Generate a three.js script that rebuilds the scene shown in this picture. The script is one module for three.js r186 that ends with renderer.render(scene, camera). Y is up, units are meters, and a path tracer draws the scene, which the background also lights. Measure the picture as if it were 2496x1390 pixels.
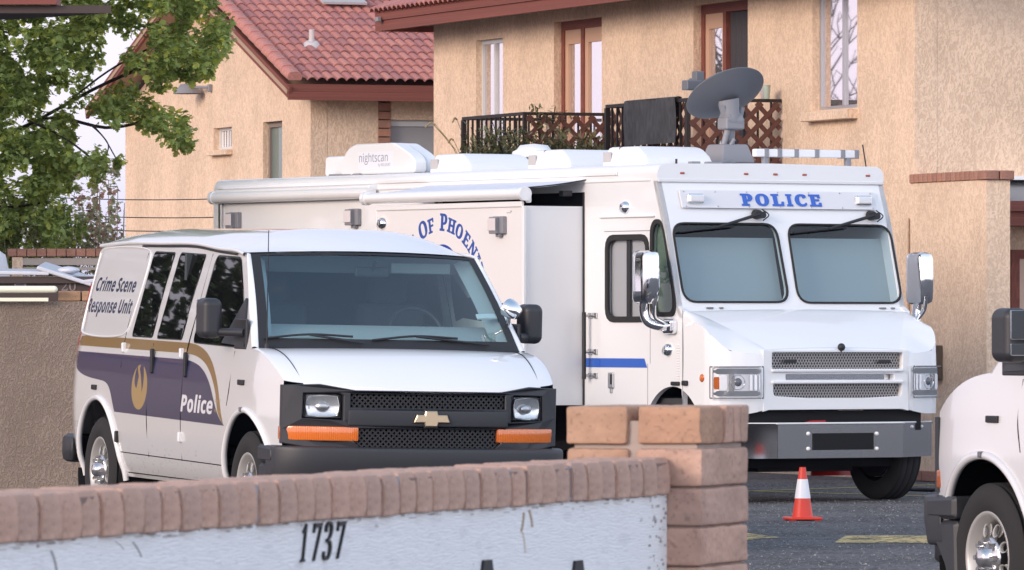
import * as THREE from 'three';
import { mergeGeometries } from 'three/addons/utils/BufferGeometryUtils.js';
import { RoundedBoxGeometry } from 'three/addons/geometries/RoundedBoxGeometry.js';
import { FontLoader } from 'three/addons/loaders/FontLoader.js';
import { TextGeometry } from 'three/addons/geometries/TextGeometry.js';

// ---------------------------------------------------------------- camera, sky, sun, exposure
const EYE = 1.51;
const scene = new THREE.Scene();
const camera = new THREE.PerspectiveCamera(4.8237, 1024 / 570, 1, 9000);   // a long lens, eye height, aimed a touch upwards
camera.position.set(0, EYE, 0);
camera.rotation.x = 0.006364;
camera.focus = 52; camera.userData.fStop = 26;
const renderer = new THREE.WebGLRenderer({ antialias: true });
renderer.setSize(1024, 570);
renderer.toneMapping = THREE.LinearToneMapping;
renderer.toneMappingExposure = 1.16;
renderer.shadowMap.enabled = true;

const lerp = THREE.MathUtils.lerp, clamp = THREE.MathUtils.clamp, sstep = THREE.MathUtils.smoothstep;
{ // dusk sky: pale blue overhead, rose and cream towards the horizon, warmest where the sun went down (towards -x, a little behind the camera)
  const W = 256, H = 128, d = new Float32Array(W * H * 4);
  for (let j = 0; j < H; j++) for (let i = 0; i < W; i++) {
    const el = ((j + .5) / H - .5) * Math.PI, az = ((i + .5) / W - .5) * 2 * Math.PI;
    const s = Math.max(Math.sin(el), 0), x = Math.cos(az) * Math.cos(el), z = Math.sin(az) * Math.cos(el);
    const up = Math.pow(s, .42), warm = Math.pow(clamp(.5 + .5 * (-x * .86 + z * .5), 0, 1), 2.2) * Math.exp(-s * 2.6);
    const c = [lerp(1.14, .17, up), lerp(1.01, .32, up), lerp(1.09, .54, up)];
    const open = Math.pow(clamp(.5 + .5 * (x * .75 + z * .66), 0, 1), 1.3) * Math.exp(-s * 1.5);   // the wide sky over the street side
    c[0] += warm * 1.05 + open * 1.12; c[1] += warm * .74 + open * 1.24; c[2] += warm * .62 + open * 1.36;
    const below = el < 0 ? .35 : 1, o = (j * W + i) * 4;
    for (let k = 0; k < 3; k++) d[o + k] = c[k] * below;
    d[o + 3] = 1;
  }
  const t = new THREE.DataTexture(d, W, H, THREE.RGBAFormat, THREE.FloatType);
  t.mapping = THREE.EquirectangularReflectionMapping; t.magFilter = t.minFilter = THREE.LinearFilter; t.needsUpdate = true;
  scene.background = t; scene.environment = t;
}
const sun = new THREE.DirectionalLight(0xffead8, 2.2);
sun.position.set(-24, 11, -36); sun.target.position.set(0, 1, -60);
sun.castShadow = true; sun.shadow.radius = 42; sun.shadow.mapSize.set(2048, 2048);
Object.assign(sun.shadow.camera, { left: -30, right: 30, top: 30, bottom: -30, near: 1, far: 120 });
scene.add(sun, sun.target);

// ---------------------------------------------------------------- helpers
let seed = 7;
const rnd = () => { seed = (seed * 1664525 + 1013904223) >>> 0; return seed / 4294967296; };
const rr = (a, b) => a + (b - a) * rnd();
const hash = (x, y, s) => { let h = (x * 374761393 + y * 668265263 + s * 974711) | 0; h = Math.imul(h ^ (h >>> 13), 1274126177); return ((h ^ (h >>> 16)) >>> 0) / 4294967296; };
function vnoise(x, y, px, py, s) {                                  // value noise that tiles after px, py cells
  const x0 = Math.floor(x), y0 = Math.floor(y), fx = x - x0, fy = y - y0, u = fx * fx * (3 - 2 * fx), v = fy * fy * (3 - 2 * fy);
  const m = (a, n) => ((a % n) + n) % n, h = (a, b) => hash(m(a, px), m(b, py), s);
  return lerp(lerp(h(x0, y0), h(x0 + 1, y0), u), lerp(h(x0, y0 + 1), h(x0 + 1, y0 + 1), u), v);
}
function tex(n, f, size, srgb) {                                    // f(u, v in 0..1) -> grey or [r, g, b] in 0..1; size in metres
  const d = new Uint8Array(n * n * 4);
  for (let j = 0; j < n; j++) for (let i = 0; i < n; i++) {
    let c = f((i + .5) / n, (j + .5) / n); if (typeof c === 'number') c = [c, c, c];
    const o = (j * n + i) * 4; for (let k = 0; k < 3; k++) d[o + k] = clamp(c[k], 0, 1) * 255; d[o + 3] = 255;
  }
  const t = new THREE.DataTexture(d, n, n); t.wrapS = t.wrapT = THREE.RepeatWrapping; t.magFilter = THREE.LinearFilter; t.minFilter = THREE.LinearMipmapLinearFilter; t.generateMipmaps = true;
  if (srgb) t.colorSpace = THREE.SRGBColorSpace; t.repeat.set(1 / size, 1 / size); t.needsUpdate = true; return t;
}
function canvasTex(w, h, draw) {
  const c = document.createElement('canvas'); c.width = w; c.height = h; draw(c.getContext('2d'), w, h);
  const t = new THREE.CanvasTexture(c); t.colorSpace = THREE.SRGBColorSpace; t.magFilter = THREE.LinearFilter; t.anisotropy = 8; return t;
}
const std = (color, o = {}) => new THREE.MeshStandardMaterial({ color: new THREE.Color(...color), roughness: .8, ...o });
const phy = (color, o = {}) => new THREE.MeshPhysicalMaterial({ color: new THREE.Color(...color), ...o });

function clean(g) {
  if (g.index) g = g.toNonIndexed();
  for (const k of Object.keys(g.attributes)) if (!['position', 'normal', 'uv', 'color'].includes(k)) g.deleteAttribute(k);
  if (!g.attributes.normal) g.computeVertexNormals();
  if (!g.attributes.uv) g.setAttribute('uv', new THREE.BufferAttribute(new Float32Array(g.attributes.position.count * 2), 2));
  g.groups.length = 0; return g;
}
const merge = (gs) => { gs = gs.map(clean); return gs.length === 1 ? gs[0] : mergeGeometries(gs); };
function boxUV(g) {                                                 // uv in metres by the way each face looks
  g = clean(g); const p = g.attributes.position, n = g.attributes.normal, u = g.attributes.uv;
  for (let i = 0; i < p.count; i++) {
    const ax = Math.abs(n.getX(i)), ay = Math.abs(n.getY(i)), az = Math.abs(n.getZ(i));
    if (ay > ax && ay > az) u.setXY(i, p.getX(i), p.getZ(i)); else if (ax > az) u.setXY(i, p.getZ(i), p.getY(i)); else u.setXY(i, p.getX(i), p.getY(i));
  }
  return g;
}
const at = (g, x = 0, y = 0, z = 0, rx = 0, ry = 0, rz = 0) => g.applyMatrix4(new THREE.Matrix4().compose(new THREE.Vector3(x, y, z), new THREE.Quaternion().setFromEuler(new THREE.Euler(rx, ry, rz)), new THREE.Vector3(1, 1, 1)));
const bx = (w, h, d, x, y, z, ry = 0) => at(new THREE.BoxGeometry(w, h, d), x, y, z, 0, ry);
const box2 = (x0, x1, y0, y1, z0, z1) => bx(x1 - x0, y1 - y0, z1 - z0, (x0 + x1) / 2, (y0 + y1) / 2, (z0 + z1) / 2);
const rb = (w, h, d, r, x, y, z, s = 2) => at(new RoundedBoxGeometry(w, h, d, s, r), x, y, z);
function rbx(w, h, d, r, x, y, z, nx = 12, ny = 4, nz = 4) {          // rounded box with enough segments to be bent
  const g = new THREE.BoxGeometry(1, 1, 1, nx, ny, nz), p = g.attributes.position, H = [w / 2, h / 2, d / 2], N = [nx, ny, nz];
  for (let i = 0; i < p.count; i++) {
    const q = [p.getX(i), p.getY(i), p.getZ(i)].map((t, k) => { const j = Math.round((t + .5) * N[k]), n = N[k]; return j <= 1 ? -H[k] + r * j : j >= n - 1 ? H[k] - r * (n - j) : lerp(-H[k] + r, H[k] - r, (j - 1) / (n - 2)); });
    const c = q.map((t, k) => clamp(t, -H[k] + r, H[k] - r)), e = q.map((t, k) => t - c[k]), l = Math.hypot(...e);
    if (l > 1e-9) for (let k = 0; k < 3; k++) q[k] = c[k] + e[k] / l * r;
    p.setXYZ(i, x + q[0], y + q[1], z + q[2]);
  }
  g.computeVertexNormals(); return g;
}
const cyl = (r0, r1, h, n = 16) => new THREE.CylinderGeometry(r0, r1, h, n);
const V3 = (a) => new THREE.Vector3(...a);
function rod(a, b, r, n = 6, r2 = r) {
  const p = V3(a), q = V3(b), d = q.clone().sub(p), g = cyl(r2, r, d.length(), n);
  g.applyQuaternion(new THREE.Quaternion().setFromUnitVectors(new THREE.Vector3(0, 1, 0), d.clone().normalize()));
  return g.translate((p.x + q.x) / 2, (p.y + q.y) / 2, (p.z + q.z) / 2);
}
const tube = (pts, r, n = 24, m = 6) => new THREE.TubeGeometry(new THREE.CatmullRomCurve3(pts.map(V3)), n, r, m);
function poly(pts, r = 0, n = 4) {                                  // closed outline, corners rounded
  const s = new THREE.Shape(), N = pts.length, P = pts.map((p) => new THREE.Vector2(...p));
  for (let i = 0; i < N; i++) {
    const a = P[(i + N - 1) % N], b = P[i], c = P[(i + 1) % N], q = Math.min(r, a.distanceTo(b) * .49, b.distanceTo(c) * .49);
    const s0 = b.clone().lerp(a, q / a.distanceTo(b)), s1 = b.clone().lerp(c, q / b.distanceTo(c));
    if (!r) { i ? s.lineTo(b.x, b.y) : s.moveTo(b.x, b.y); continue; }
    i ? s.lineTo(s0.x, s0.y) : s.moveTo(s0.x, s0.y);
    for (let k = 1; k <= n; k++) { const t = k / n; s.lineTo((1 - t) ** 2 * s0.x + 2 * t * (1 - t) * b.x + t * t * s1.x, (1 - t) ** 2 * s0.y + 2 * t * (1 - t) * b.y + t * t * s1.y); }
  }
  return s;
}
const rect = (x0, y0, x1, y1) => [[x0, y0], [x1, y0], [x1, y1], [x0, y1]];
function ext(shape, d, bevel = 0, holes = []) {
  for (const h of holes) shape.holes.push(h);
  return new THREE.ExtrudeGeometry(shape, { depth: d, bevelEnabled: bevel > 0, bevelSize: bevel, bevelThickness: bevel, bevelOffset: -bevel, bevelSegments: 1, curveSegments: 8 });
}
function grid(nu, nv, f, uvf) {
  const p = [], uv = [], ix = [];
  for (let j = 0; j <= nv; j++) for (let i = 0; i <= nu; i++) { const q = f(i / nu, j / nv); p.push(...q); uv.push(...(uvf ? uvf(i / nu, j / nv, q) : [i / nu, j / nv])); }
  for (let j = 0; j < nv; j++) for (let i = 0; i < nu; i++) { const a = j * (nu + 1) + i, b = a + 1, c = a + nu + 1, d = c + 1; ix.push(a, b, d, a, d, c); }
  const g = new THREE.BufferGeometry(); g.setAttribute('position', new THREE.Float32BufferAttribute(p, 3)); g.setAttribute('uv', new THREE.Float32BufferAttribute(uv, 2)); g.setIndex(ix); g.computeVertexNormals(); return g;
}
function warp(g, f) { const p = g.attributes.position, v = new THREE.Vector3(); for (let i = 0; i < p.count; i++) { v.fromBufferAttribute(p, i); f(v); p.setXYZ(i, v.x, v.y, v.z); } g.computeVertexNormals(); return g; }

const used = {};
function numbered(n) { const k = used[n] = (used[n] ?? -1) + 1; return k ? n + '_' + String(k).padStart(3, '0') : n; }
function shade(o) { o.castShadow = o.receiveShadow = true; return o; }
function part(name, gs, m, parent) { const o = shade(new THREE.Mesh(Array.isArray(gs) ? merge(gs) : gs, m)); o.name = name; parent.add(o); return o; }
function each(name, gs, m, parent) { gs.forEach((g) => part(name, g, m, parent)); }
function thing(name, label, category, pos = [0, 0, 0], yaw = 0, group) {
  const o = new THREE.Group(); o.name = numbered(name); o.position.set(...pos); o.rotation.order = 'YXZ'; o.rotation.y = THREE.MathUtils.degToRad(yaw);
  o.userData = { label, category }; if (group) o.userData.group = group; scene.add(o); return o;
}
function solo(name, gs, m, label, category, group) { const o = part(numbered(name), gs, m, scene); o.userData = { label, category }; if (group) o.userData.group = group; return o; }
function struct(name, gs, m, label) { const o = part(name, gs, m, scene); o.userData = { kind: 'structure', label, category: name }; return o; }

// ---------------------------------------------------------------- materials
const lumps = (u, v) => { const a = vnoise(u * 40, v * 22, 40, 22, 1), b = vnoise(u * 92, v * 50, 92, 50, 2), c = vnoise(u * 190, v * 130, 190, 130, 3); return a * .10 + b * .42 + c * .48; };
const stuccoBump = tex(512, (u, v) => sstep(lumps(u, v), .30, .72), 1.9);
const stuccoMap = tex(512, (u, v) => { const l = sstep(lumps(u, v), .28, .72), g = vnoise(u * 6, v * 4, 6, 4, 9), k = .90 + .085 * l + .06 * (g - .5); return [k, k * (.985 + .01 * l), k * (.96 + .02 * l)]; }, 1.9, true);
const M = {};
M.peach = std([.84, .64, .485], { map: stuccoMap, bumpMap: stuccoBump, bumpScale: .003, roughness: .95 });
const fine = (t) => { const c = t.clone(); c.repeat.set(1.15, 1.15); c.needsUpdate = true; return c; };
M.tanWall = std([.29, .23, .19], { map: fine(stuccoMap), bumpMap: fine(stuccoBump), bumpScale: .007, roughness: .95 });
M.redWood = std([.26, .075, .05], { roughness: .7, map: tex(256, (u, v) => .8 + .2 * vnoise(u * 6, v * 60, 6, 60, 4), 1.5, true) });
M.soffit = std([.42, .29, .2]);
M.white = phy([.83, .83, .83], { roughness: .38, clearcoat: 1, clearcoatRoughness: .06 });
M.whiteSat = phy([.80, .80, .80], { roughness: .5 });
M.black = std([.018, .018, .02], { roughness: .55 });
M.plastic = std([.03, .031, .036], { roughness: .48 });
M.rubber = std([.022, .021, .021], { roughness: .85 });
M.dark = std([.008, .008, .009], { roughness: .95 });
M.bright = std([.92, .92, .93], { metalness: .5, roughness: .16 });
M.chrome = std([.82, .83, .85], { metalness: 1, roughness: .05 });
M.steel = std([.55, .55, .56], { metalness: 1, roughness: .32 });
M.greyMetal = std([.16, .165, .18], { roughness: .55, metalness: .2 });
M.greyPaint = std([.25, .25, .27], { roughness: .5 });
M.tint = phy([.006, .006, .007], { roughness: .015, specularIntensity: 1, ior: 1.6 });
M.glass = phy([.76, .92, .95], { transmission: 1, thickness: 0, roughness: 0, ior: 2.0 });
M.clear = phy([.95, .96, .96], { transmission: 1, thickness: 0, roughness: .02, ior: 1.5 });
M.amber = phy([.75, .17, .02], { roughness: .12, clearcoat: 1, bumpMap: tex(128, (u, v) => Math.abs(Math.sin(u * Math.PI * 8)), .2), bumpScale: .002 });
M.red = phy([.55, .02, .015], { roughness: .2, clearcoat: 1 });
M.blue = phy([.03, .12, .52], { roughness: .35 });
M.gold = std([.72, .55, .36], { metalness: .8, roughness: .3 });
M.iron = std([.02, .014, .012], { roughness: .6 });
M.lattice = std([.115, .046, .033], { roughness: .8 });
M.winFrame = std([.62, .62, .62], { roughness: .4 });
M.pane = phy([.80, .77, .80], { roughness: .015, metalness: .9 });
M.truckGlass = phy([.68, .79, .84], { transmission: 1, thickness: 0, roughness: 0, ior: 1.5 });
M.curtain = std([.75, .72, .70], { roughness: .9 });
// ---------------------------------------------------------------- ground
const VANPOSE = { pos: [-.83, .076, -44.63], yaw: 19.83, pitch: .857, roll: -.977 };
function groundY(x, z) {                                            // the lot rises gently under the parked van
  const a = THREE.MathUtils.degToRad(VANPOSE.yaw), dx = x - VANPOSE.pos[0], dz = z - VANPOSE.pos[2];
  const lx = clamp(dx * Math.cos(a) - dz * Math.sin(a), -2.2, 1.4), lz = clamp(dx * Math.sin(a) + dz * Math.cos(a), -6, 2);
  return (.076 - lz * .01496 - lx * .01705) * (1 - sstep(x, .25, 1.35));
}
{
  const xs = [-4000, -1200, -300, -90, -40, -20], zs = [3000, 800, 200, 60, 10, -15, -30];
  for (let x = -12; x <= 8; x += .25) xs.push(x); xs.push(14, 30, 90, 300, 1200, 4000);
  for (let z = -36; z >= -72; z -= .5) zs.push(z); zs.push(-80, -95, -130, -220, -600, -1600, -8000);
  const g = grid(xs.length - 1, zs.length - 1, (u, v) => { const x = xs[Math.round(u * (xs.length - 1))], z = zs[Math.round(v * (zs.length - 1))]; return [x, groundY(x, z), z]; }, (u, v, q) => [q[0], -q[2]]);
  const asphalt = std([.16, .157, .162], {
    roughness: .92, bumpScale: .006,
    bumpMap: tex(512, (u, v) => vnoise(u * 170, v * 170, 170, 170, 21) * .7 + vnoise(u * 60, v * 60, 60, 60, 22) * .3, 3),
    map: tex(512, (u, v) => { const a = vnoise(u * 140, v * 140, 140, 140, 23), b = vnoise(u * 7, v * 7, 7, 7, 24), c = vnoise(u * 70, v * 70, 70, 70, 25), k = .50 + .26 * b + (a > .72 ? .46 : a < .28 ? -.26 : 0) + .2 * c; return [k, k, k * 1.01]; }, 3, true),
  });
  struct('ground', g, asphalt, 'grey asphalt of the parking lot under the vehicles');
  const yellow = std([.74, .55, .24], { roughness: .9, transparent: true, alphaTest: .5, alphaMap: tex(256, (u, v) => (vnoise(u * 60, v * 60, 60, 60, 31) * .6 + vnoise(u * 18, v * 18, 18, 18, 32) * .4 > .43 ? 1 : 0), 2), map: tex(128, (u, v) => .8 + .2 * vnoise(u * 40, v * 40, 40, 40, 33), 1.5, true) });
  const stripe = (pts) => { const g = new THREE.ShapeGeometry(poly(pts.map(([x, z]) => [x, -z]), .06)); g.rotateX(-Math.PI / 2); g.translate(0, .005, 0); const p = g.attributes.position, u = g.attributes.uv; for (let i = 0; i < p.count; i++) { p.setY(i, .005 + groundY(p.getX(i), p.getZ(i))); u.setXY(i, p.getX(i), p.getZ(i)); } return g; };
  struct('lane_marking', [stripe([[2.26, -47.5], [2.42, -49.1], [4.6, -49.25], [4.5, -47.35]])], yellow, 'worn yellow stripe on asphalt beside the parked partial van');
  struct('lane_marking_001', [stripe([[1.0, -49.7], [1.7, -49.85], [1.93, -48.7], [1.66, -48.1], [.9, -48.0]])], yellow, 'worn yellow stripe end on asphalt beside the brick pier');
  struct('lane_marking_002', [stripe([[1.6, -61.6], [1.6, -61.75], [4.2, -65.4], [4.2, -65.2]]), stripe([[1.4, -63.6], [1.4, -63.4], [4.3, -59.9], [4.3, -60.1]])], std([.40, .33, .09], { roughness: .9 }), 'thin crossing yellow lines on asphalt under the command truck');
}
{ // loose grit on the asphalt, as far as single grains still show
  const g = new THREE.IcosahedronGeometry(1, 0), n = 20000, im = new THREE.InstancedMesh(g, std([1, 1, 1], { roughness: .95 }), n), m = new THREE.Matrix4(), q = new THREE.Quaternion(), c = new THREE.Color();
  for (let i = 0; i < n; i++) {
    const d = lerp(30, 66, Math.pow(rnd(), .8)), x = rr(-.02, .082) * d + rr(-.2, .2), s = rr(.002, .006) * (rnd() < .05 ? 1.6 : 1), k = rnd() < .3 ? rr(.20, .32) : rnd() < .4 ? rr(.07, .11) : rr(.12, .2);
    q.setFromEuler(new THREE.Euler(rr(0, 6), rr(0, 6), rr(0, 6))); m.compose(new THREE.Vector3(x, groundY(x, -d) + s * .15, -d), q, new THREE.Vector3(s * rr(.8, 1.6), s * rr(.6, 1), s * rr(.8, 1.6))); im.setMatrixAt(i, m); im.setColorAt(i, c.setRGB(k, k * .98, k * .97));
  }
  im.name = 'grit'; im.userData = { kind: 'stuff', label: 'loose pale and dark grit scattered over the grey asphalt', category: 'grit' }; scene.add(shade(im));
}
{ // mountains far off
  const g = grid(60, 6, (u, v) => { const x = -1500 + u * 2200, h = 2.03 * (46 + 16 * Math.sin(x * .0055 + 1) + 9 * Math.sin(x * .0185) + 4 * Math.sin(x * .045)) * Math.sin(v * Math.PI / 2); return [x, h * (1), -6500 - v * 500 + 180 * Math.sin(x * .01)]; });
  const h = struct('mountains', g, std([.30, .31, .36], { roughness: 1 }), 'hazy blue mountain ridge beyond the back fence');
}
scene.fog = new THREE.FogExp2(0xb9c8f4, .00007);

// ---------------------------------------------------------------- roof tiles, bricks
const tileMats = [[.55, .215, .172], [.50, .20, .17], [.44, .185, .168], [.59, .245, .195]].map((c) => std(c, { roughness: .7, map: tex(64, (u, v) => .86 + .14 * vnoise(u * 12, v * 12, 12, 12, 41), .2, true) }));
function barrelTile(w, len, h, t = .016) {                          // one roll with its pan, open underside, lying along +x (down slope), w along z
  const n = 7, s = new THREE.Shape(), top = [];
  for (let i = 0; i <= n; i++) { const u = i / n; top.push([-w / 2 + w * u, h * Math.pow(Math.max(0, Math.sin(Math.PI * u)), .8) * 1 + t]); }
  s.moveTo(...top[0]); top.slice(1).forEach((p) => s.lineTo(...p)); top.reverse().forEach(([x, y]) => s.lineTo(x, y - t));
  const g = new THREE.ExtrudeGeometry(s, { depth: len, bevelEnabled: false }); g.rotateY(Math.PI / 2); return clean(g);
}
const brickMap = tex(256, (u, v) => { const k = .85 + .07 * vnoise(u * 22, v * 44, 22, 44, 51) + .1 * vnoise(u * 8, v * 8, 8, 8, 52) - .11 * sstep(vnoise(u * 75, v * 75, 75, 75, 57), .80, .9); return [k, k * .98, k * .96]; }, .6, true);
const brickBump = tex(256, (u, v) => vnoise(u * 50, v * 50, 50, 50, 53) * .6 + vnoise(u * 14, v * 14, 14, 14, 54) * .4, .6);
const brickM = (c) => std(c, { roughness: .92, map: brickMap, bumpMap: brickBump, bumpScale: .0035 });
const brickMats = [[.42, .22, .16], [.46, .25, .185], [.39, .205, .155], [.47, .24, .17]].map(brickM);
const mortarM = std([.36, .34, .32], { roughness: 1, bumpMap: brickBump, bumpScale: .008 });
const pickM = (a) => a[Math.floor(rnd() * a.length)];

// ---------------------------------------------------------------- apartment building (two storeys)
{
  const A = thing('apartment_building', 'two storey peach stucco apartment building with balconies and red trim', 'building', [3.99, 0, -67], -69.6);
  const P = (n, g, m, p = A) => part(n, g, m, p);
  const L = -14.11, EV = 5.26;
  const openings = [[-12.65, 2.95, -11.75, 4.86], [-10.09, 2.95, -8.59, 4.97], [-5.87, 2.95, -4.34, 4.97], [-2.6, 3.74, -1.44, 5.02]];
  const wall = ext(poly([[L, 0], [0, 0], [0, 6.4], [-.6, 6.4], [-.6, EV + .12], [L, EV + .12]]), .24, 0, openings.map((o) => poly(rect(...o))));
  P('wall', boxUV(at(wall, 0, 0, -.24)), M.peach);
  P('wall', boxUV(box2(-.24, -.004, 0, 6.4, -9, -.24)), M.peach);
  P('wall', boxUV(box2(L, L + .24, 0, EV + .1, -8, -.24)), M.peach);
  P('wall', boxUV(box2(L, 0, 0, EV, -9.2, -9)), M.peach);
  // rooms behind the openings stay dark
  P('interior', [box2(L + .3, -.3, 2.7, 2.9, -3, -.26), box2(L + .3, -.3, 2.9, 5.2, -3.1, -3), box2(L + .3, -.3, 5.1, 5.2, -3, -.26)], std([.2, .18, .16]));
  // window beside the lower balcony: white slider
  const win = (x0, y0, x1, y1, d, fm, mull, glassM, n = 'window', fw = .05) => {
    const w = P(n, [box2(x0, x0 + fw, y0, y1, -d - .05, -d), box2(x1 - fw, x1, y0, y1, -d - .05, -d), box2(x0 + fw, x1 - fw, y1 - fw, y1, -d - .05, -d), box2(x0 + fw, x1 - fw, y0, y0 + fw, -d - .05, -d), ...mull.map((m) => box2(m - fw / 2, m + fw / 2, y0 + fw, y1 - fw, -d - .045, -d + .004))], fm);
    const xs = [x0 + fw, ...mull.flatMap((m) => [m - fw / 2, m + fw / 2]), x1 - fw];
    for (let i = 0; i < xs.length; i += 2) P('pane', box2(xs[i], xs[i + 1], y0 + fw, y1 - fw, -d - .03, -d - .022), glassM, w);
    return w;
  };
  win(...openings[0], .07, M.winFrame, [-12.2], M.pane);
  for (const [o, scr] of [[openings[1], 0], [openings[2], 1]]) {
    const [x0, y0, x1, y1] = o, d = P('patio_door', [box2(x0, x0 + .09, y0, y1, -.16, -.09), box2(x1 - .09, x1, y0, y1, -.16, -.09), box2(x0 + .09, x1 - .09, y1 - .1, y1, -.16, -.09), box2(x0 + .62, x0 + .71, y0, y1 - .1, -.165, -.088)], M.redWood);
    for (const [a, b] of [[x0 + .09, x0 + .62], [x0 + .71, x1 - .09]]) {
      if (scr && a > x0 + .5) { P('screen', grid(24, 1, (u, v) => [a + (b - a) * u, y0 + v * (y1 - y0 - .1), -.14 + .012 * Math.sin(u * 30)]), std([.05, .045, .05]), d); continue; }
      P('sash', [box2(a, a + .1, y0, y1 - .1, -.15, -.105), box2(b - .06, b, y0, y1 - .1, -.15, -.105), box2(a + .1, b - .06, y1 - .26, y1 - .1, -.15, -.105)], std([.58, .36, .24], { roughness: .6 }), d);
      P('pane', box2(a + .1, b - .06, y0, y1 - .26, -.135, -.127), M.pane, d);
    }
    P('curtain', grid(30, 1, (u, v) => [x0 + .2 + .35 * u, y0 + v * 1.7, -.24 + .02 * Math.sin(u * 26)]), M.curtain);
  }
  win(...openings[3], .08, std([.5, .5, .52], { metalness: .6, roughness: .35 }), [-1.98], M.pane, 'window', .04);
  P('window_sill', boxUV(rb(1.24, .1, .14, .012, -2.04, 3.675, .05)), M.peach);
  // eave
  P('soffit', box2(L - .25, .9, 5.10, 5.12, -.02, .58), M.soffit);
  P('fascia', [box2(L - .25, -7, 5.03, 5.15, .58, .63), box2(-6.998, .9, 5.03, 5.15, .58, .63), box2(L - .3, L - .25, 5.03, 5.3, -3, .63)], M.redWood);
  P('fascia', box2(L - .25, .9, 5.154, 5.235, .592, .652), M.redWood);
  P('lamp_bracket', [rb(.09, .06, .06, .015, L - .02, 5.16, .69), rod([L - .02, 5.16, .66], [L - .02, 5.2, .6], .012)], M.greyPaint);
  const tilt = THREE.MathUtils.degToRad(20);
  const deck = bx(15.3, .04, 4.6, 0, 0, -2.3); at(deck, (L + .9) / 2 - .1, 5.24, .62, tilt);
  P('roof', deck, M.redWood);
  const tg = barrelTile(.16, .36, .045).rotateY(-Math.PI / 2);   // down slope is +z here
  for (let r = 0; r < 5; r++) for (let i = 0; i < (r ? 40 : 55); i++) { const o = P('roof_tile', tg, pickM(tileMats)); o.position.set(L - .2 + i * .16, 5.365 + r * .3 * Math.sin(tilt), .36 - r * .3 * Math.cos(tilt)); o.rotation.x = tilt - .03; }
  // balconies
  const railM = M.iron;
  const balcony = (x0, x1, bars, lattF, lattR) => {
    const b = P('balcony', box2(x0, x1, 2.72, 2.9, .002, 1.1), M.peach);
    const R = [box2(x0, x1, 3.85, 3.885, 1.03, 1.07), box2(x0, x1, 3.0, 3.03, 1.04, 1.06), box2(x0, x0 + .035, 3.85, 3.885, .01, 1.03), box2(x1 - .035, x1, 3.85, 3.885, .01, 1.03), box2(x0, x0 + .03, 3.0, 3.03, .01, 1.03), box2(x1 - .03, x1, 3.0, 3.03, .01, 1.03), box2(x0 - .02, x0 + .03, 2.9, 3.85, 1.025, 1.075), box2(x1 - .03, x1 + .01, 2.9, 3.85, 1.028, 1.072)];
    P('railing', R, railM, b);
    for (let x = x0 + .15; x < x1 - .05; x += .15) P('baluster', box2(x - .01, x + .01, 3.03, 3.85, 1.04, 1.06), railM, b);
    for (let z = .12; z < 1; z += .15) for (const x of [x0 + .015, x1 - .015]) P('baluster', box2(x - .01, x + .01, 3.03, 3.85, z - .01, z + .01), railM, b);
    // diagonal lattice strips clipped to their panel
    const strips = (len, put) => { for (const s of [1, -1]) for (let c = -.9; c < len + .9; c += .185) { const pts = []; for (const y of [0, .8]) pts.push([c + s * (y - .4), y]); let [p, q] = pts; const cut = (a, t) => { const k = (t - p[0]) / (q[0] - p[0]); return [t, p[1] + k * (q[1] - p[1])]; }; const lo = 0, hi = len; if (Math.max(p[0], q[0]) < lo || Math.min(p[0], q[0]) > hi) continue; let a = p, e = q; if (a[0] < lo) a = cut(0, lo); if (a[0] > hi) a = cut(0, hi); if (e[0] < lo) e = cut(0, lo); if (e[0] > hi) e = cut(0, hi); const dx = e[0] - a[0], dy = e[1] - a[1], l = Math.hypot(dx, dy); if (l < .06) continue; put(bx(l, .05, .008, 0, 0, s * .0045).rotateZ(Math.atan2(dy, dx)).translate((a[0] + e[0]) / 2, (a[1] + e[1]) / 2, 0)); } };
    if (lattF) strips(x1 - x0 - .1, (g) => P('lattice_slat', g.translate(x0 + .05, 3.04, 1.022), M.lattice, b));
    if (lattR) strips(1.0, (g) => P('lattice_slat', g.rotateY(Math.PI / 2).translate(x1 + .012, 3.04, 1.03), M.lattice, b));
    return b;
  };
  balcony(-10.19, -8.21, true, false, true); balcony(-5.72, -3.40, true, true, true);
  // patio wall with brick coping, end pier
  P('patio_wall', boxUV(box2(.003, 1.82, 0, 2.94, -.2, .05)), M.peach);
  for (let i = 0; i < 15; i++) { const o = P('brick', boxUV(rb(.1, .09, .29, .012, 0, 0, 0, 1)), pickM(brickMats)); o.position.set(.06 + i * .111, 2.987, -.075); o.rotation.x = rr(-.01, .01); }
  for (const z of [.005, -.155]) { const o = P('brick', boxUV(rb(.2, .09, .15, .012, 0, 0, 0, 1)), brickMats[2]); o.position.set(1.76, 2.987, z); }
  for (let i = 0; i < 5; i++) P('brick', boxUV(rb(.34, .1, .05, .008, .2 + i * .36, .055, .077, 1)), brickMats[2]);
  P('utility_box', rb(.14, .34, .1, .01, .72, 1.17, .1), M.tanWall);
  P('conduit', rod([-.12, 0, .02], [-.12, 2.6, .02], .012, 8), M.peach);
  // small porch roof and door on the end wall
  const pr = P('porch_roof', [box2(.0, .74, 2.52, 2.66, -2.6, -.49), box2(0, .8, 2.66, 2.76, -2.7, -.43)], M.redWood);
  P('roof_cap', at(ext(poly([[0, 0], [.72, 0], [0, .22]]), 2.1), 0, 2.762, -2.60), std([.3, .3, .31]), pr);
  P('roof_edge', box2(.0, .3, 2.98, 3.02, -2.7, -.68), M.whiteSat, pr);
  const dr = P('door', box2(-.003, .02, .02, 2.2, -2.0, -1.12), std([.62, .44, .34], { roughness: .6 }));
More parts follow.
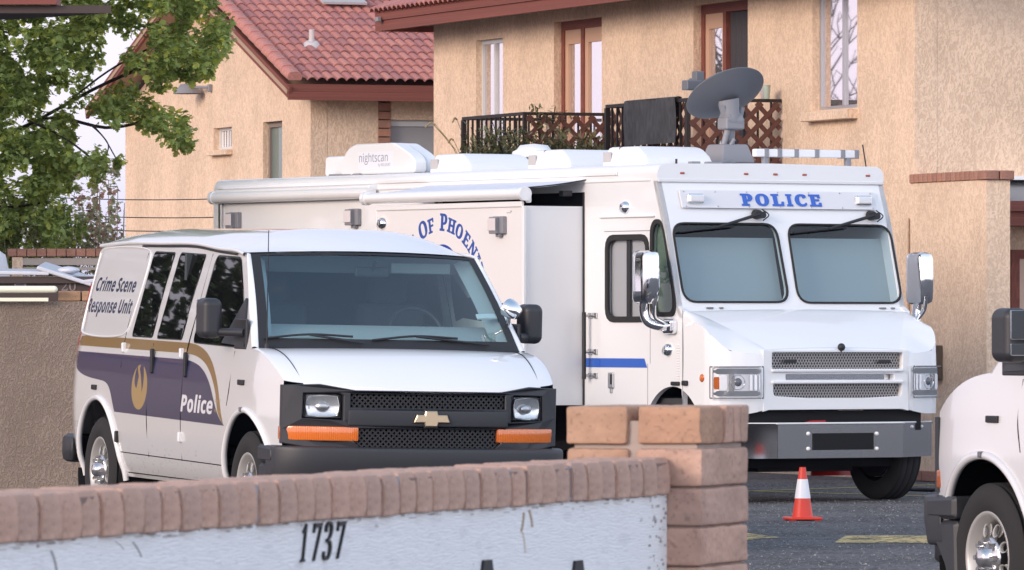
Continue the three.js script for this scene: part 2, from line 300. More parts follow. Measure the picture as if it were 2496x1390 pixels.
  P('door_frame', [box2(0, .04, 0, 2.29, -1.12, -1.03), box2(0, .04, 2.2, 2.29, -2.0, -1.12), box2(0, .04, 0, 2.29, -2.09, -2.0)], M.redWood, dr);
}
// ---------------------------------------------------------------- gabled house with the barrel tile roof
{
  const Hs = thing('gabled_house', 'peach stucco house with red barrel tile roof and small gable windows', 'house', [-2.53, 0, -85], -69.6);
  const P = (n, g, m, p = Hs) => part(n, g, m, p);
  const XL = -7.89, TP = .37, pitch = Math.atan(TP), RX = -3.94, EY = 4.36, D = -9;
  const under = (x) => EY + TP * (.4 - Math.abs(x - RX) - RX + 0) - 0;             // underside height above the wall line x
  const uy = (x) => EY - .02 + TP * (.4 - (x > RX ? x : 2 * RX - x));
  const g = ext(poly([[XL, 0], [0, 0], [0, uy(0)], [RX, uy(RX)], [XL, uy(XL)]]), .22, 0, [poly(rect(-3.97, 3.84, -3.2, 4.13)), poly(rect(-1.9, 3.0, -1.13, 4.15))]);
  P('wall', boxUV(at(g, 0, 0, -.22)), M.peach);
  P('wall', [boxUV(box2(-.22, -.003, 0, uy(0) - .02, -.9, -.223)), boxUV(box2(-.22, -.003, 4.14, uy(0) - .02, D, -1.07)), boxUV(box2(-.22, -.003, 0, 3.0, D, -1.07)), boxUV(box2(-.22, -.003, 3, 4.14, D, -3.2))], M.peach);
  P('wall', boxUV(box2(XL, XL + .22, 0, uy(XL), D, -.225)), M.peach);
  P('wall', boxUV(box2(XL, 0, 0, 4.3, D - .2, D)), M.peach);
  for (let i = 0; i < 40; i++) P('brick', boxUV(rb(.24, .098, .165, .008, -.105, .05 + i * .109, -.983, 1)), pickM(brickMats));
  const big = P('window', [box2(-.12, -.06, 4.06, 4.14, -3.2, -1.07), box2(-.12, -.06, 3.0, 3.06, -3.2, -1.07)], M.winFrame);
  P('pane', box2(-.1, -.085, 3.06, 4.06, -3.2, -1.07), std([.34, .34, .35], { roughness: .25 }), big);
  const w1 = P('window', [box2(-3.97, -3.92, 3.84, 4.13, -.13, -.08), box2(-3.25, -3.2, 3.84, 4.13, -.13, -.08), box2(-3.92, -3.25, 4.09, 4.13, -.13, -.08), box2(-3.92, -3.25, 3.84, 3.88, -.13, -.08), box2(-3.6, -3.56, 3.88, 4.09, -.125, -.078)], M.winFrame);
  P('pane', box2(-3.92, -3.25, 3.88, 4.09, -.11, -.104), phy([.14, .15, .18], { roughness: .1 }), w1);
  P('curtain', grid(30, 1, (u, v) => [-3.92 + .67 * u, 3.88 + .21 * v, -.102 + .006 * Math.sin(u * 40)]), M.curtain);
  P('window_sill', boxUV(rb(.84, .07, .1, .01, -3.585, 3.8, .045)), M.peach);
  const w2 = P('window', [box2(-1.9, -1.84, 3, 4.15, -.13, -.07), box2(-1.19, -1.13, 3, 4.15, -.13, -.07), box2(-1.84, -1.19, 4.08, 4.15, -.13, -.07)], std([.25, .2, .17]));
  P('pane', box2(-1.84, -1.19, 3, 4.08, -.115, -.105), phy([.17, .22, .2], { roughness: .04 }), w2);
  // roof: deck, fascia, rake board, tiles
  const F = .56, len = 4.6 / Math.cos(pitch);
  P('roof_deck', [at(bx(len, .05, 9.9, -len / 2, 0, 0), .4, EY + .1, -4.5, 0, 0, -pitch), at(bx(len, .05, 9.9, len / 2, 0, 0), 2 * RX - .4, EY + .1, -4.5, 0, 0, pitch)], M.soffit);
  P('fascia', box2(.40, .44, EY, EY + .105, -9.4, .44), M.redWood);
  P('fascia', box2(.395, .425, EY + .108, EY + .2, -9.4, .44), M.redWood);
  P('rake_board', at(bx(len, .15, .04, -len / 2, .07, 0), .42, EY + .02, .42, 0, 0, -pitch), M.redWood);
  P('rake_board', at(bx(len, .15, .04, len / 2, .07, 0), 2 * RX - .42, EY + .02, .42, 0, 0, pitch), M.redWood);
  P('soffit_beam', [at(bx(.1, .12, .7, 0, 0, 0), -2.9, uy(-2.9) - .06, .1)], M.redWood);
  const W = .1297, E = .276, tg = barrelTile(W * 1.02, .33, .04, .014), cosP = Math.cos(pitch), sinP = Math.sin(pitch);
  for (let r = 0; r < 15; r++) for (let i = 0; i < Math.min(20, 15 + Math.round(r * .45)); i++) {
    const o = P('roof_tile', tg, pickM(tileMats)), s = .36 + r * E;
    o.position.set(.5 - s * cosP + rr(-.008, .008), EY + .215 + s * sinP - .005, .27 - i * W); o.rotation.z = -pitch + .07;
  }
  { // the rest of the slope and the far slope, past the tiles one can pick apart
    const gs = []; for (let r = 0; r < 18; r++) for (let i = 0; i < 42; i++) { if (r < 15 && i < Math.min(20, 15 + Math.round(r * .45))) continue; if (r * E > len - .3) continue; const s = .36 + r * E; gs.push(at(tg.clone(), .5 - s * cosP, EY + .21 + s * sinP, .27 - i * W, 0, 0, -pitch + .045)); }
    const o = P('roof_tiles', gs, tileMats[0]); o.userData = { kind: 'stuff' };
  }
  const rk = clean(ext(poly([[0, .02], [.19, .02], [.19, .1], [.13, .13], [.04, .13], [0, .09]], .03), .3)); rk.rotateY(Math.PI / 2);
  for (let r = 0; r < 16; r++) { const s = .33 + r * E, o = P('rake_tile', rk, tileMats[3]); o.position.set(.5 - s * cosP, EY + .2 + s * sinP, .47); o.rotation.z = -pitch + .05; }
  P('vent_pipe', [rod([-.85, 4.95, -.3], [-.85, 5.30, -.3], .036, 10), at(cyl(.07, .15, .07, 12), -.83, 5.115, -.3, 0, 0, -pitch)], std([.55, .5, .48], { roughness: .6 }));
  P('roof_vent', [box2(-2.85, -2.58, 5.6, 5.98, -1.36, -1.12), rb(.34, .16, .42, .02, -2.72, 6.06, -1.24), at(bx(.5, .03, .6, 0, 0, 0), -2.5, 5.80, -1.24, 0, 0, -pitch)], std([.45, .42, .42], { roughness: .6 }));
  P('roof_vent', [rod([-3.1, 5.8, -1.87], [-3.1, 6.15, -1.87], .08, 10), at(cyl(.16, .24, .08, 12), -3.02, 5.96, -1.87, 0, 0, -pitch)], std([.5, .5, .5], { roughness: .6 }));
  const lamp = P('wall_lamp', [rb(.06, .1, .06, .015, -4.04, 4.66, .03), rod([-4.04, 4.67, .05], [-4.3, 4.68, .16], .02, 8)], M.greyPaint);
  P('lamp_shade', at(new THREE.LatheGeometry([[.02, .08], [.1, .07], [.15, 0], [.2, -.05], [.19, -.055]].map((p) => new THREE.Vector2(...p)), 16), -4.45, 4.65, .2), M.greyPaint, lamp);
}

// ---------------------------------------------------------------- wall, trash enclosure and fence things at the back
{
  const y0 = .1;
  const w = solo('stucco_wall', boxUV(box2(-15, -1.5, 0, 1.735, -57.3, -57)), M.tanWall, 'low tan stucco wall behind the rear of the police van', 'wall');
  const lidM = phy([.62, .63, .68], { roughness: .45 }), dm = std([.06, .04, .036], { roughness: .7 });
  const D = thing('dumpster', 'dark brown dumpster with pale folded lid panels above the stucco wall', 'dumpster', [-4, .1, -59.2]);
  part('bin', [box2(-1.4, .75, 0, 1.86, -.6, .2), box2(-1.4, .75, 1.80, 1.86, .2, .24)], dm, D);
  part('lid', [at(rb(.98, .035, .95, .012, 0, 0, 0), -.52, 1.905, -.2, .03, 0, -.012)], lidM, D);
  part('lid', [at(rb(.5, .035, .95, .012, 0, 0, 0), .1, 1.885, -.2, .05, 0, -.3), at(rb(.46, .035, .95, .012, 0, 0, 0), .48, 1.86, -.2, .05, 0, .12), at(new THREE.SphereGeometry(.1, 14, 8).scale(1, .35, 1), .12, 1.915, .0)], lidM, D);
  part('sticker', box2(-.34, -.235, 1.72, 1.845, .201, .206), canvasStd(128, 128, (c) => { c.fillStyle = '#9a8f95'; c.fillRect(0, 0, 128, 128); c.fillStyle = '#5a4a55'; c.fillRect(20, 52, 88, 14); c.fillStyle = '#7d707a'; c.fillRect(20, 80, 70, 6); c.fillRect(20, 94, 60, 6); }), D);
  part('number', box2(.06, .2, 1.71, 1.85, .2005, .2045), canvasStd(128, 128, (c) => { c.fillStyle = '#473a38'; c.fillRect(0, 0, 128, 128); c.fillStyle = '#8a7f7d'; c.font = '110px serif'; c.fillText('20', 6, 104); }), D);
  const bar = solo('white_bar', [rod([-5.4, 1.835, -56.9], [-3.85, 1.835, -56.9], .03, 12), at(new THREE.SphereGeometry(.03, 12, 8), -3.85, 1.835, -56.9), box2(-5.4, -3.9, 1.735, 1.765, -56.93, -56.90)], phy([.86, .84, .66], { roughness: .3 }), 'long pale bar lying along the top of the stucco wall', 'bar');
  const caps = thing('wall_cap', 'tan masonry cap blocks on top of the stucco wall beside the van', 'wall cap', [0, 0, 0]);
  for (let i = 0; i < 6; i++) part('brick', boxUV(rb(.19, .085, .26, .012, -3.73 + i * .2, 1.78, -57.15, 1)), std([.45, .28, .17], { roughness: .9, map: brickMap }), caps);
  const E = thing('brick_capped_enclosure', 'stucco enclosure with red brick coping behind the dumpster', 'enclosure wall', [0, 0, -64]);
  part('wall', [boxUV(box2(-4.72, -4.62, .1, 2.18, -.12, .12)), boxUV(box2(-4.62, -2.4, .1, 2.0, -.1, .04))], M.peach, E);
  part('beam', [box2(-4.62, -2.4, 2.06, 2.085, -.1, .1), box2(-4.62, -2.4, 2.105, 2.17, -.1, .12)], std([.42, .36, .32]), E);
  for (let i = 0; i < 26; i++) part('brick', boxUV(rb(.088, .075, .26, .006, -4.72 + i * .093, 2.222, .01, 1)), brickMats[i % 3 ? 0 : 2], E);
}
function canvasStd(w, h, f) { return std([1, 1, 1], { map: canvasTex(w, h, f), roughness: .7 }); }
{ // brown carport beyond the frame edge; it is what the lower half of the van's dark windows mirrors
  const C = thing('carport', 'brown carport beyond the stucco wall, mirrored low in the dark van windows', 'carport', [-10.6, .1, -59.8]);
  part('wall', boxUV(box2(-3.6, 3.4, 0, 2.8, -.15, 0)), std([.13, .075, .055], { map: stuccoMap }), C); part('roof', box2(-3.8, 3.6, 2.8, 2.94, -1.6, .25), M.redWood, C); part('post', box2(3.2, 3.32, 0, 2.62, .05, .17), M.redWood, C);
}
// power lines
[[2.78, 2.74], [2.62, 2.60], [2.95, 2.97]].forEach(([a, b], i) => solo('power_line', tube([[-7, a + .1, -75], [-4, (a + b) / 2 - .02, -75.5], [-1, b + .1, -76]], .006, 24, 5), M.black, ['upper thin power line crossing above the shrubs', 'lower thin power line sagging between the shrubs', 'faint thin wire high against the pale sky'][i], 'power line'));
solo('water_tank', at(new THREE.LatheGeometry([[.1, -.55], [.24, -.5], [.26, 0], [.22, .18], [.08, .28], [0, .3]].map((p) => new THREE.Vector2(...p)), 20), -4.86, 2.0, -62), phy([.62, .63, .66], { roughness: .5 }), 'rounded grey tank end beside the brick coped enclosure', 'tank');
// roof corner poking in over the tree
{
  const R = thing('carport_roof', 'dark red roof corner with brown underside above the tree', 'roof', [-2.02, 0, -30]);
  part('fascia', [box2(-1.6, 0, 2.945, 3.1, -.03, .01), box2(-.03, 0, 2.945, 3.1, -.3, -.03)], std([.22, .06, .045], { roughness: .7 }), R);
  part('roof', box2(-1.6, .0, 3.1, 3.16, -1.4, .02), M.redWood, R);
  part('soffit', ext(poly([[-1.6, .03], [.24, .03], [-.24, .66], [-1.6, 1.4]]), .035).rotateX(-Math.PI / 2).translate(0, 2.908, 0), std([.07, .05, .045]), R);
  part('post', box2(-1.5, -1.36, 0, 2.9, -.2, -.06), M.redWood, R);
}

// ---------------------------------------------------------------- plants
function leafShape(s, lobes) {                                      // small lobed leaf, slightly cupped
  const pts = [[0, 0], [.35, .12], [.5, .45], [.28, .5], [.3, .78], [0, 1], [-.3, .78], [-.28, .5], [-.5, .45], [-.35, .12]];
  const use = lobes ? pts : [[0, 0], [.2, .35], [.14, .75], [0, 1], [-.14, .75], [-.2, .35]];
  const g = clean(new THREE.ShapeGeometry(poly(use.map(([x, y]) => [x * s, y * s]))));
  return warp(g, (v) => { v.z = .25 * s - Math.abs(v.x) * .6 + (v.y / s - .5) ** 2 * -.35 * s; });
}
function leafMesh(points, size, lobes, hue) {                       // points [x, y, z, scale]; one merged mesh with leaf-by-leaf colour
  const base = leafShape(1, lobes), bp = base.attributes.position, bn = base.attributes.normal, n = bp.count;
  const pos = new Float32Array(points.length * n * 3), nor = new Float32Array(pos.length), col = new Float32Array(pos.length), q = new THREE.Quaternion(), e = new THREE.Euler(), v = new THREE.Vector3(); let o = 0;
  for (const [x, y, z, sc] of points) {
    e.set(rr(-1.9, .2) - 1.2, rr(0, 6.28), rr(-.7, .7), 'YXZ'); q.setFromEuler(e); const s = size * sc * rr(.7, 1.2), c = hue(rnd());
    for (let i = 0; i < n; i++) {
      v.fromBufferAttribute(bp, i).multiplyScalar(s).applyQuaternion(q); pos[o] = v.x + x; pos[o + 1] = v.y + y; pos[o + 2] = v.z + z;
      v.fromBufferAttribute(bn, i).applyQuaternion(q); nor[o] = v.x; nor[o + 1] = v.y; nor[o + 2] = v.z; col.set(c, o); o += 3;
    }
  }
  const g = new THREE.BufferGeometry(); g.setAttribute('position', new THREE.BufferAttribute(pos, 3)); g.setAttribute('normal', new THREE.BufferAttribute(nor, 3)); g.setAttribute('color', new THREE.BufferAttribute(col, 3)); return g;
}
const leafM = phy([1, 1, 1], { vertexColors: true, roughness: .55, transmission: .5, thickness: 0, specularIntensity: .5 });
const inPoly = (pg, x, y) => { let c = false; for (let i = 0, j = pg.length - 1; i < pg.length; j = i++) { const [a, b] = pg[i], [d, e] = pg[j]; if ((b > y) !== (e > y) && x < (d - a) * (y - b) / (e - b) + a) c = !c; } return c; };
const barkM = std([.075, .055, .045], { roughness: 1, bumpMap: tex(128, (u, v) => vnoise(u * 30, v * 8, 30, 8, 61), .3), bumpScale: .02 });
{
  const T = thing('leafy_tree', 'broad green maple-like tree hanging in front of the gabled house', 'tree', [-5.9, .1, -66.5]);
  const o = T.position, loc = (p) => [p[0] - o.x, p[1] - o.y, p[2] - o.z];
  // outline of the crown as it hangs over the lot, metres across and up at the tree
  const crown = [[-9, 6], [-2.75, 6], [-2.82, 4.5], [-2.76, 4.34], [-2.98, 4.12], [-3.34, 3.98], [-3.40, 3.62], [-3.24, 3.44], [-3.28, 3.3], [-3.4, 3.48], [-3.7, 3.55], [-3.95, 3.45], [-4.0, 3.16], [-4.2, 3.0], [-4.38, 3.12], [-4.42, 2.92], [-4.36, 2.68], [-4.42, 2.38], [-4.62, 2.3], [-4.75, 2.12], [-6.4, 2.0], [-9, 2.4]];
  const gaps = [[-3.95, 4.18, .1], [-3.86, 4.36, .07], [-4.15, 3.92, .1], [-4.05, 4.02, .08], [-4.45, 3.86, .09], [-4.62, 3.7, .06], [-4.48, 4.62, .08], [-3.72, 4.02, .09], [-4.9, 4.3, .07], [-4.25, 3.6, .1], [-4.05, 3.44, .16], [-3.6, 3.86, .06], [-4.74, 4.5, .06], [-4.85, 3.55, .07], [-4.2, 3.3, .12], [-3.72, 4.4, .06]];
  const pts = [];
  const clump = (x, y, z, r, n) => { for (let k = 0; k < n; k++) { const a = rr(0, 6.28), c = rr(-1, 1), s = Math.sqrt(1 - c * c), d = r * Math.cbrt(rr(.1, 1)); const px = x + d * s * Math.cos(a), py = y + d * c * .9, pz = z + d * s * Math.sin(a); if (gaps.some(([gx, gy, gr]) => Math.hypot(px - gx, py - gy) < gr * .85)) continue; pts.push([px, py, pz, 1]); } };
  let tries = 0, made = 0;
  while (made < 1020 && tries++ < 20000) {
    const x = rr(-7.2, -2.75), y = rr(2.0, 5.6); if (!inPoly(crown, x, y)) continue; if (x < -5.6 && rnd() < .35) continue;
    if (x > -5.2 && y < 4.9 && gaps.some(([gx, gy, gr]) => Math.hypot(x - gx, y - gy) < gr + .05)) continue;
    clump(x, y, rr(-68, -65.6), rr(.09, .17), Math.round(rr(34, 58))); made++;
  }
  for (const [x, y, r] of [[-2.78, 4.3, .07], [-2.95, 4.17, .08], [-2.97, 4.0, .08], [-3.22, 3.56, .09], [-3.28, 3.38, .09], [-3.18, 3.33, .06], [-3.5, 3.5, .08], [-4.02, 3.2, .07], [-4.1, 3.1, .09], [-3.86, 3.15, .06], [-4.3, 3.17, .1], [-4.22, 3.2, .08]]) clump(x, y, rr(-66.6, -65.8), r, 34);
  const hue = (t) => { const k = rr(.75, 1.25), y = t > .8 ? 1.35 : 1; return [.36 * k * y * (t > .8 ? 1.15 : 1), .44 * k * y, .13 * k]; };
  part('crown', leafMesh(pts.map(([x, y, z, s]) => [...loc([x, y, z]), s]), .076, true, hue), leafM, T);
  part('trunk', tube([[0, -.2, 0], [.05, 1.2, .02], [-.05, 2.2, -.05], [.1, 3.0, 0]], .17, 20, 10), barkM, T);
  const limbs = [[[-5.8, 3.0, -66.5], [-4.9, 3.5, -67.6], [-4.1, 3.95, -67.8], [-3.3, 4.25, -67.4]], [[-5.2, 3.35, -67.4], [-4.6, 3.6, -67.3], [-4.0, 3.5, -67.2], [-3.5, 3.6, -67.1]], [[-4.75, 3.55, -66.3], [-4.35, 3.35, -66.2], [-4.05, 3.12, -66.1]], [[-4.5, 3.72, -67.6], [-4.0, 4.1, -67.6], [-3.2, 4.5, -67.4]], [[-5.7, 2.9, -66.5], [-5.0, 2.7, -66.3], [-4.5, 2.75, -66.2]], [[-4.15, 3.52, -66.2], [-4.0, 3.38, -66.2], [-3.88, 3.18, -66.2]], [[-4.1, 3.5, -66.2], [-3.95, 3.3, -66.2], [-3.97, 3.2, -66.2]], [[-4.2, 4.5, -66.2], [-3.9, 4.75, -66.2], [-3.5, 5.3, -66.2]]];
  limbs.forEach((l, i) => part('branch', tube(l.map(loc), i < 2 ? .018 : i < 5 ? .011 : .007, 16, 6), barkM, T));
}
const stemM = std([.28, .24, .17], { roughness: 1 });
const shrub = (name, label, x, y, z, w, h, n, hue, size, lob, cat = 'shrub', grp) => {
  const T = thing(name, label, cat, [x, groundY(x, z), z], 0, grp), pts = [];
  const st = []; for (let i = 0; i < 9; i++) { const a = rr(-w, w) * .5; st.push(tube([[a * .3, 0, rr(-.1, .1)], [a * .7, h * .5, rr(-.2, .2)], [a, h * rr(.8, 1.0), rr(-.3, .3)]], .004, 8, 4)); }
  for (let i = 0; i < n; i++) { const a = rr(-1, 1), v = Math.pow(rnd(), .7); const c = Math.floor(rnd() * 23), cx = (hash(c, 3, 5) - .5) * w, cy = y + hash(c, 7, 5) * (h - y); pts.push([cx + a * .14 * w * .5, cy + rr(-.2, .16), rr(-.4, .4), 1]); }
  part('foliage', leafMesh(pts, size, lob, hue), leafM, T); part('stem', st, stemM, T); return T;
};
const green = (t) => { const k = rr(.7, 1.3); return [.17 * k, .23 * k, .09 * k]; }, rust = (t) => { const k = rr(.7, 1.3); return t > .62 ? [.36 * k, .22 * k, .16 * k] : [.33 * k, .35 * k, .2 * k]; }, olive = (t) => { const k = rr(.7, 1.3); return [.24 * k, .24 * k, .11 * k]; };
shrub('rusty_shrub', 'thin shrub with rusty brown leaves against the mountains', -4.52, 2.2, -72, .42, 2.9, 560, rust, .06, true);
shrub('sparse_tree', 'tall sparse reddish shrub close to the gabled house wall', -4.40, 2.1, -74, .36, 3.25, 560, rust, .06, true);
shrub('green_shrub', 'low green shrub between the tree and the rusty shrubs', -4.72, 2.0, -70, .4, 2.65, 600, green, .06, true);
shrub('olive_hedge', 'dense olive hedge row showing over the brick coped enclosure', -4.48, 1.9, -68, 1.0, 2.42, 1800, olive, .055, false, 'hedge');
shrub('reed_clump', 'brown green reeds beside the tank and enclosure', -4.75, 1.2, -66, .5, 2.55, 900, olive, .07, false, 'plant');
{ // neighbour of the leafy tree, met mostly as the dark reflection in the van glass
  const T = thing('leafy_tree', 'second dense green tree standing beyond the stucco wall, mirrored in dark van windows', 'tree', [-11, .1, -62]), pts = [];
  for (let i = 0; i < 1000; i++) { const x = rr(-5, 4.5), z = rr(-1.5, 1.5), y = rr(1.9, 6.2); for (let k = 0; k < 16; k++) pts.push([x + rr(-.2, .2), y + rr(-.2, .2), z + rr(-.2, .2), 1.3]); }
  part('crown', leafMesh(pts, .12, true, (t) => { const k = rr(.7, 1.2); return [.07 * k, .11 * k, .035 * k]; }), leafM, T);
  part('trunk', [tube([[0, -.2, 0], [.05, 1.2, 0], [0, 3.4, .05]], .16, 12, 8), tube([[0, 1.9, 0], [-.9, 2.9, .2], [-1.9, 3.6, .1]], .07, 10, 6), tube([[0, 2.1, 0], [.9, 3.0, -.2], [2, 3.7, 0]], .07, 10, 6)], barkM, T);
}
{ // trees seen only as reflections in the dark van glass and the upstairs windows
  const T = thing('bare_tree', 'thin leafless tree whose dark twigs show mirrored in upstairs window glass', 'tree', [-14.5, 0, -89]);
  const keep = seed; seed = 4242; const gs = []; const grow = (p, d, l, r, k) => { const q = p.clone().addScaledVector(d, l); gs.push(rod(p.toArray(), q.toArray(), r, 5, r * .65)); if (k) for (let i = 0; i < 3; i++) grow(q, d.clone().add(new THREE.Vector3(rr(-.9, .9), rr(-.25, .45), rr(-.9, .9))).normalize(), l * rr(.6, .85), r * .62, k - 1); };
  gs.push(rod([0, 0, 0], [.1, 3.7, 0], .13, 7, .09)); for (let i = 0; i < 9; i++) grow(new THREE.Vector3(.1, 3.2 + .12 * i, 0), new THREE.Vector3((i - 4) * .27, .9 - .1 * Math.abs(i - 4), rr(-.2, .2)).normalize(), 1.0, .045, 4); seed = keep; part('trunk', gs, barkM, T);
}

// ---------------------------------------------------------------- balcony things
{
  const aM = new THREE.Matrix4().compose(new THREE.Vector3(3.99, 0, -67), new THREE.Quaternion().setFromEuler(new THREE.Euler(0, THREE.MathUtils.degToRad(-69.6), 0)), new THREE.Vector3(1, 1, 1));
  const wp = (p) => V3(p).applyMatrix4(aM).toArray();
  const cloth = grid(60, 20, (u, v) => [-5.12 + 1.46 * u, 3.9 - v * .47, 1.09 + .012 * Math.sin(u * 31) * v + .006 * Math.sin(u * 83) + .01 * Math.sin(v * 4 + u * 9)]);
  const back = grid(60, 6, (u, v) => [-5.12 + 1.46 * u, 3.9 - v * .2, 1.015 + .006 * Math.sin(u * 40)]), top = grid(60, 4, (u, v) => [-5.12 + 1.46 * u, 3.9 + .012 * Math.sin(v * Math.PI), 1.015 + .075 * v]);
  const c = solo('hung_cloth', [cloth, back, top], std([.085, .085, .092], { roughness: .95, map: tex(128, (u, v) => .8 + .2 * vnoise(u * 40, v * 6, 40, 6, 71), .8, true) }), 'dark grey cloth hung over the lattice balcony railing', 'cloth');
  c.applyMatrix4(aM);
  const cup = (x, label, col, h) => { const t = thing('cup', label, 'cup', wp([x, 3.885, .18])); part('body', new THREE.LatheGeometry([[0, 0], [.03, 0], [.042, h], [.038, h], [.027, .01]].map((p) => new THREE.Vector2(...p)), 14), std(col, { roughness: .4 }), t); part('rim', at(new THREE.TorusGeometry(.04, .004, 6, 16), 0, h, 0, Math.PI / 2), std(col), t); };
  cup(-3.47, 'pink grey cup standing on the balcony rail beside the dish', [.5, .42, .42], .12); cup(-3.39, 'pale green cup at the wall end of the balcony rail', [.42, .5, .42], .14);
  if (0) { const box = thing('speaker_box', 'small dark box on the balcony rail beside the patio door', 'box', wp([-4.0, 3.885, 1.05]), -69.6); part('case', rb(.16, .14, .12, .01, 0, .07, 0), M.greyMetal, box); part('cap', rb(.08, .08, .08, .01, .04, .19, 0), M.black, box); }
  const plant = (name, x, z, label, n, h, w, hue, size) => { const T = thing(name, label, 'potted plant', wp([x, 2.9, z])); const pts = [], st = []; for (let i = 0; i < 16; i++) { const a = rr(-w, w), b = rr(-.3, .3), hh = h * rr(.6, 1.05); st.push(tube([[a * .2, .25, b * .2], [a * .6, hh * .6, b * .6], [a, hh, b]], .005, 8, 4)); for (let k = 0; k < n; k++) { const t = rr(.55, 1.02); pts.push([a * t + rr(-.07, .07), hh * t + rr(-.06, .06), b * t + rr(-.06, .06), 1]); } } part('foliage', leafMesh(pts, size, false, hue), leafM, T); part('stem', st, barkM, T); part('pot', new THREE.LatheGeometry([[0, 0], [.12, 0], [.17, .28], [.15, .28], [.13, .2], [0, .2]].map((p) => new THREE.Vector2(...p)), 18), std([.3, .12, .07]), T); };
  plant('potted_bush', -8.35, .75, 'bushy green potted plant at the lattice corner of the balcony', 40, 1.02, .5, olive, .075);
  plant('potted_herb', -9.3, .8, 'low green potted plant behind the black balcony bars', 20, .80, .4, green, .07);
  plant('potted_shrub', -8.3, .35, 'small dry potted plant against the red patio door', 22, .80, .45, olive, .07);
  const gr = thing('fountain_grass', 'tall dry grass plumes arching beside the black balcony railing', 'grass plant', wp([-10.75, 0, .7])); const gs = [], pl = [];
  for (let i = 0; i < 26; i++) { const a = rr(-.6, .35), h = rr(3.3, 3.9), b = rr(-.3, .3); gs.push(tube([[0, 2.0, 0], [a * .4, h * .9, b * .4], [a, h, b]], .0035, 10, 4)); if (i % 2) pl.push(tube([[a, h, b], [a * 1.12, h + .02, b * 1.1], [a * 1.25, h - .03, b * 1.2]], .011, 8, 5, false)); }
  part('stem', [...gs, tube([[0, 0, 0], [0, 1, 0], [0, 2.05, 0]], .05, 6, 6)], std([.30, .25, .13]), gr); part('plume', pl, std([.34, .27, .15], { roughness: 1 }), gr);
  const tb = thing('tall_bush', 'tall olive green bush growing up between the two balconies', 'bush', wp([-6.5, 0, 1.4])); const bp = [], bs = [];
  for (let i = 0; i < 70; i++) { const a = rr(-1.05, 1.0), b = rr(-.25, .25), h = rr(3.45, 3.86) - Math.abs(a + .2) * .22; bs.push(tube([[0, 1.6, 0], [a * .6, h * .8, b * .6], [a, h, b]], .0045, 8, 4)); for (let k = 0; k < 46; k++) { const t = Math.pow(rnd(), .7); bp.push([a * (.6 + .4 * t) + rr(-.07, .07), lerp(2.9, h, t) + rr(-.05, .05), b * (.6 + .4 * t) + rr(-.07, .07), 1]); } }
  part('foliage', leafMesh(bp, .09, false, olive), leafM, tb); part('stem', [...bs, tube([[0, 0, 0], [.02, .8, 0], [0, 1.65, 0]], .05, 6, 6)], barkM, tb);
}

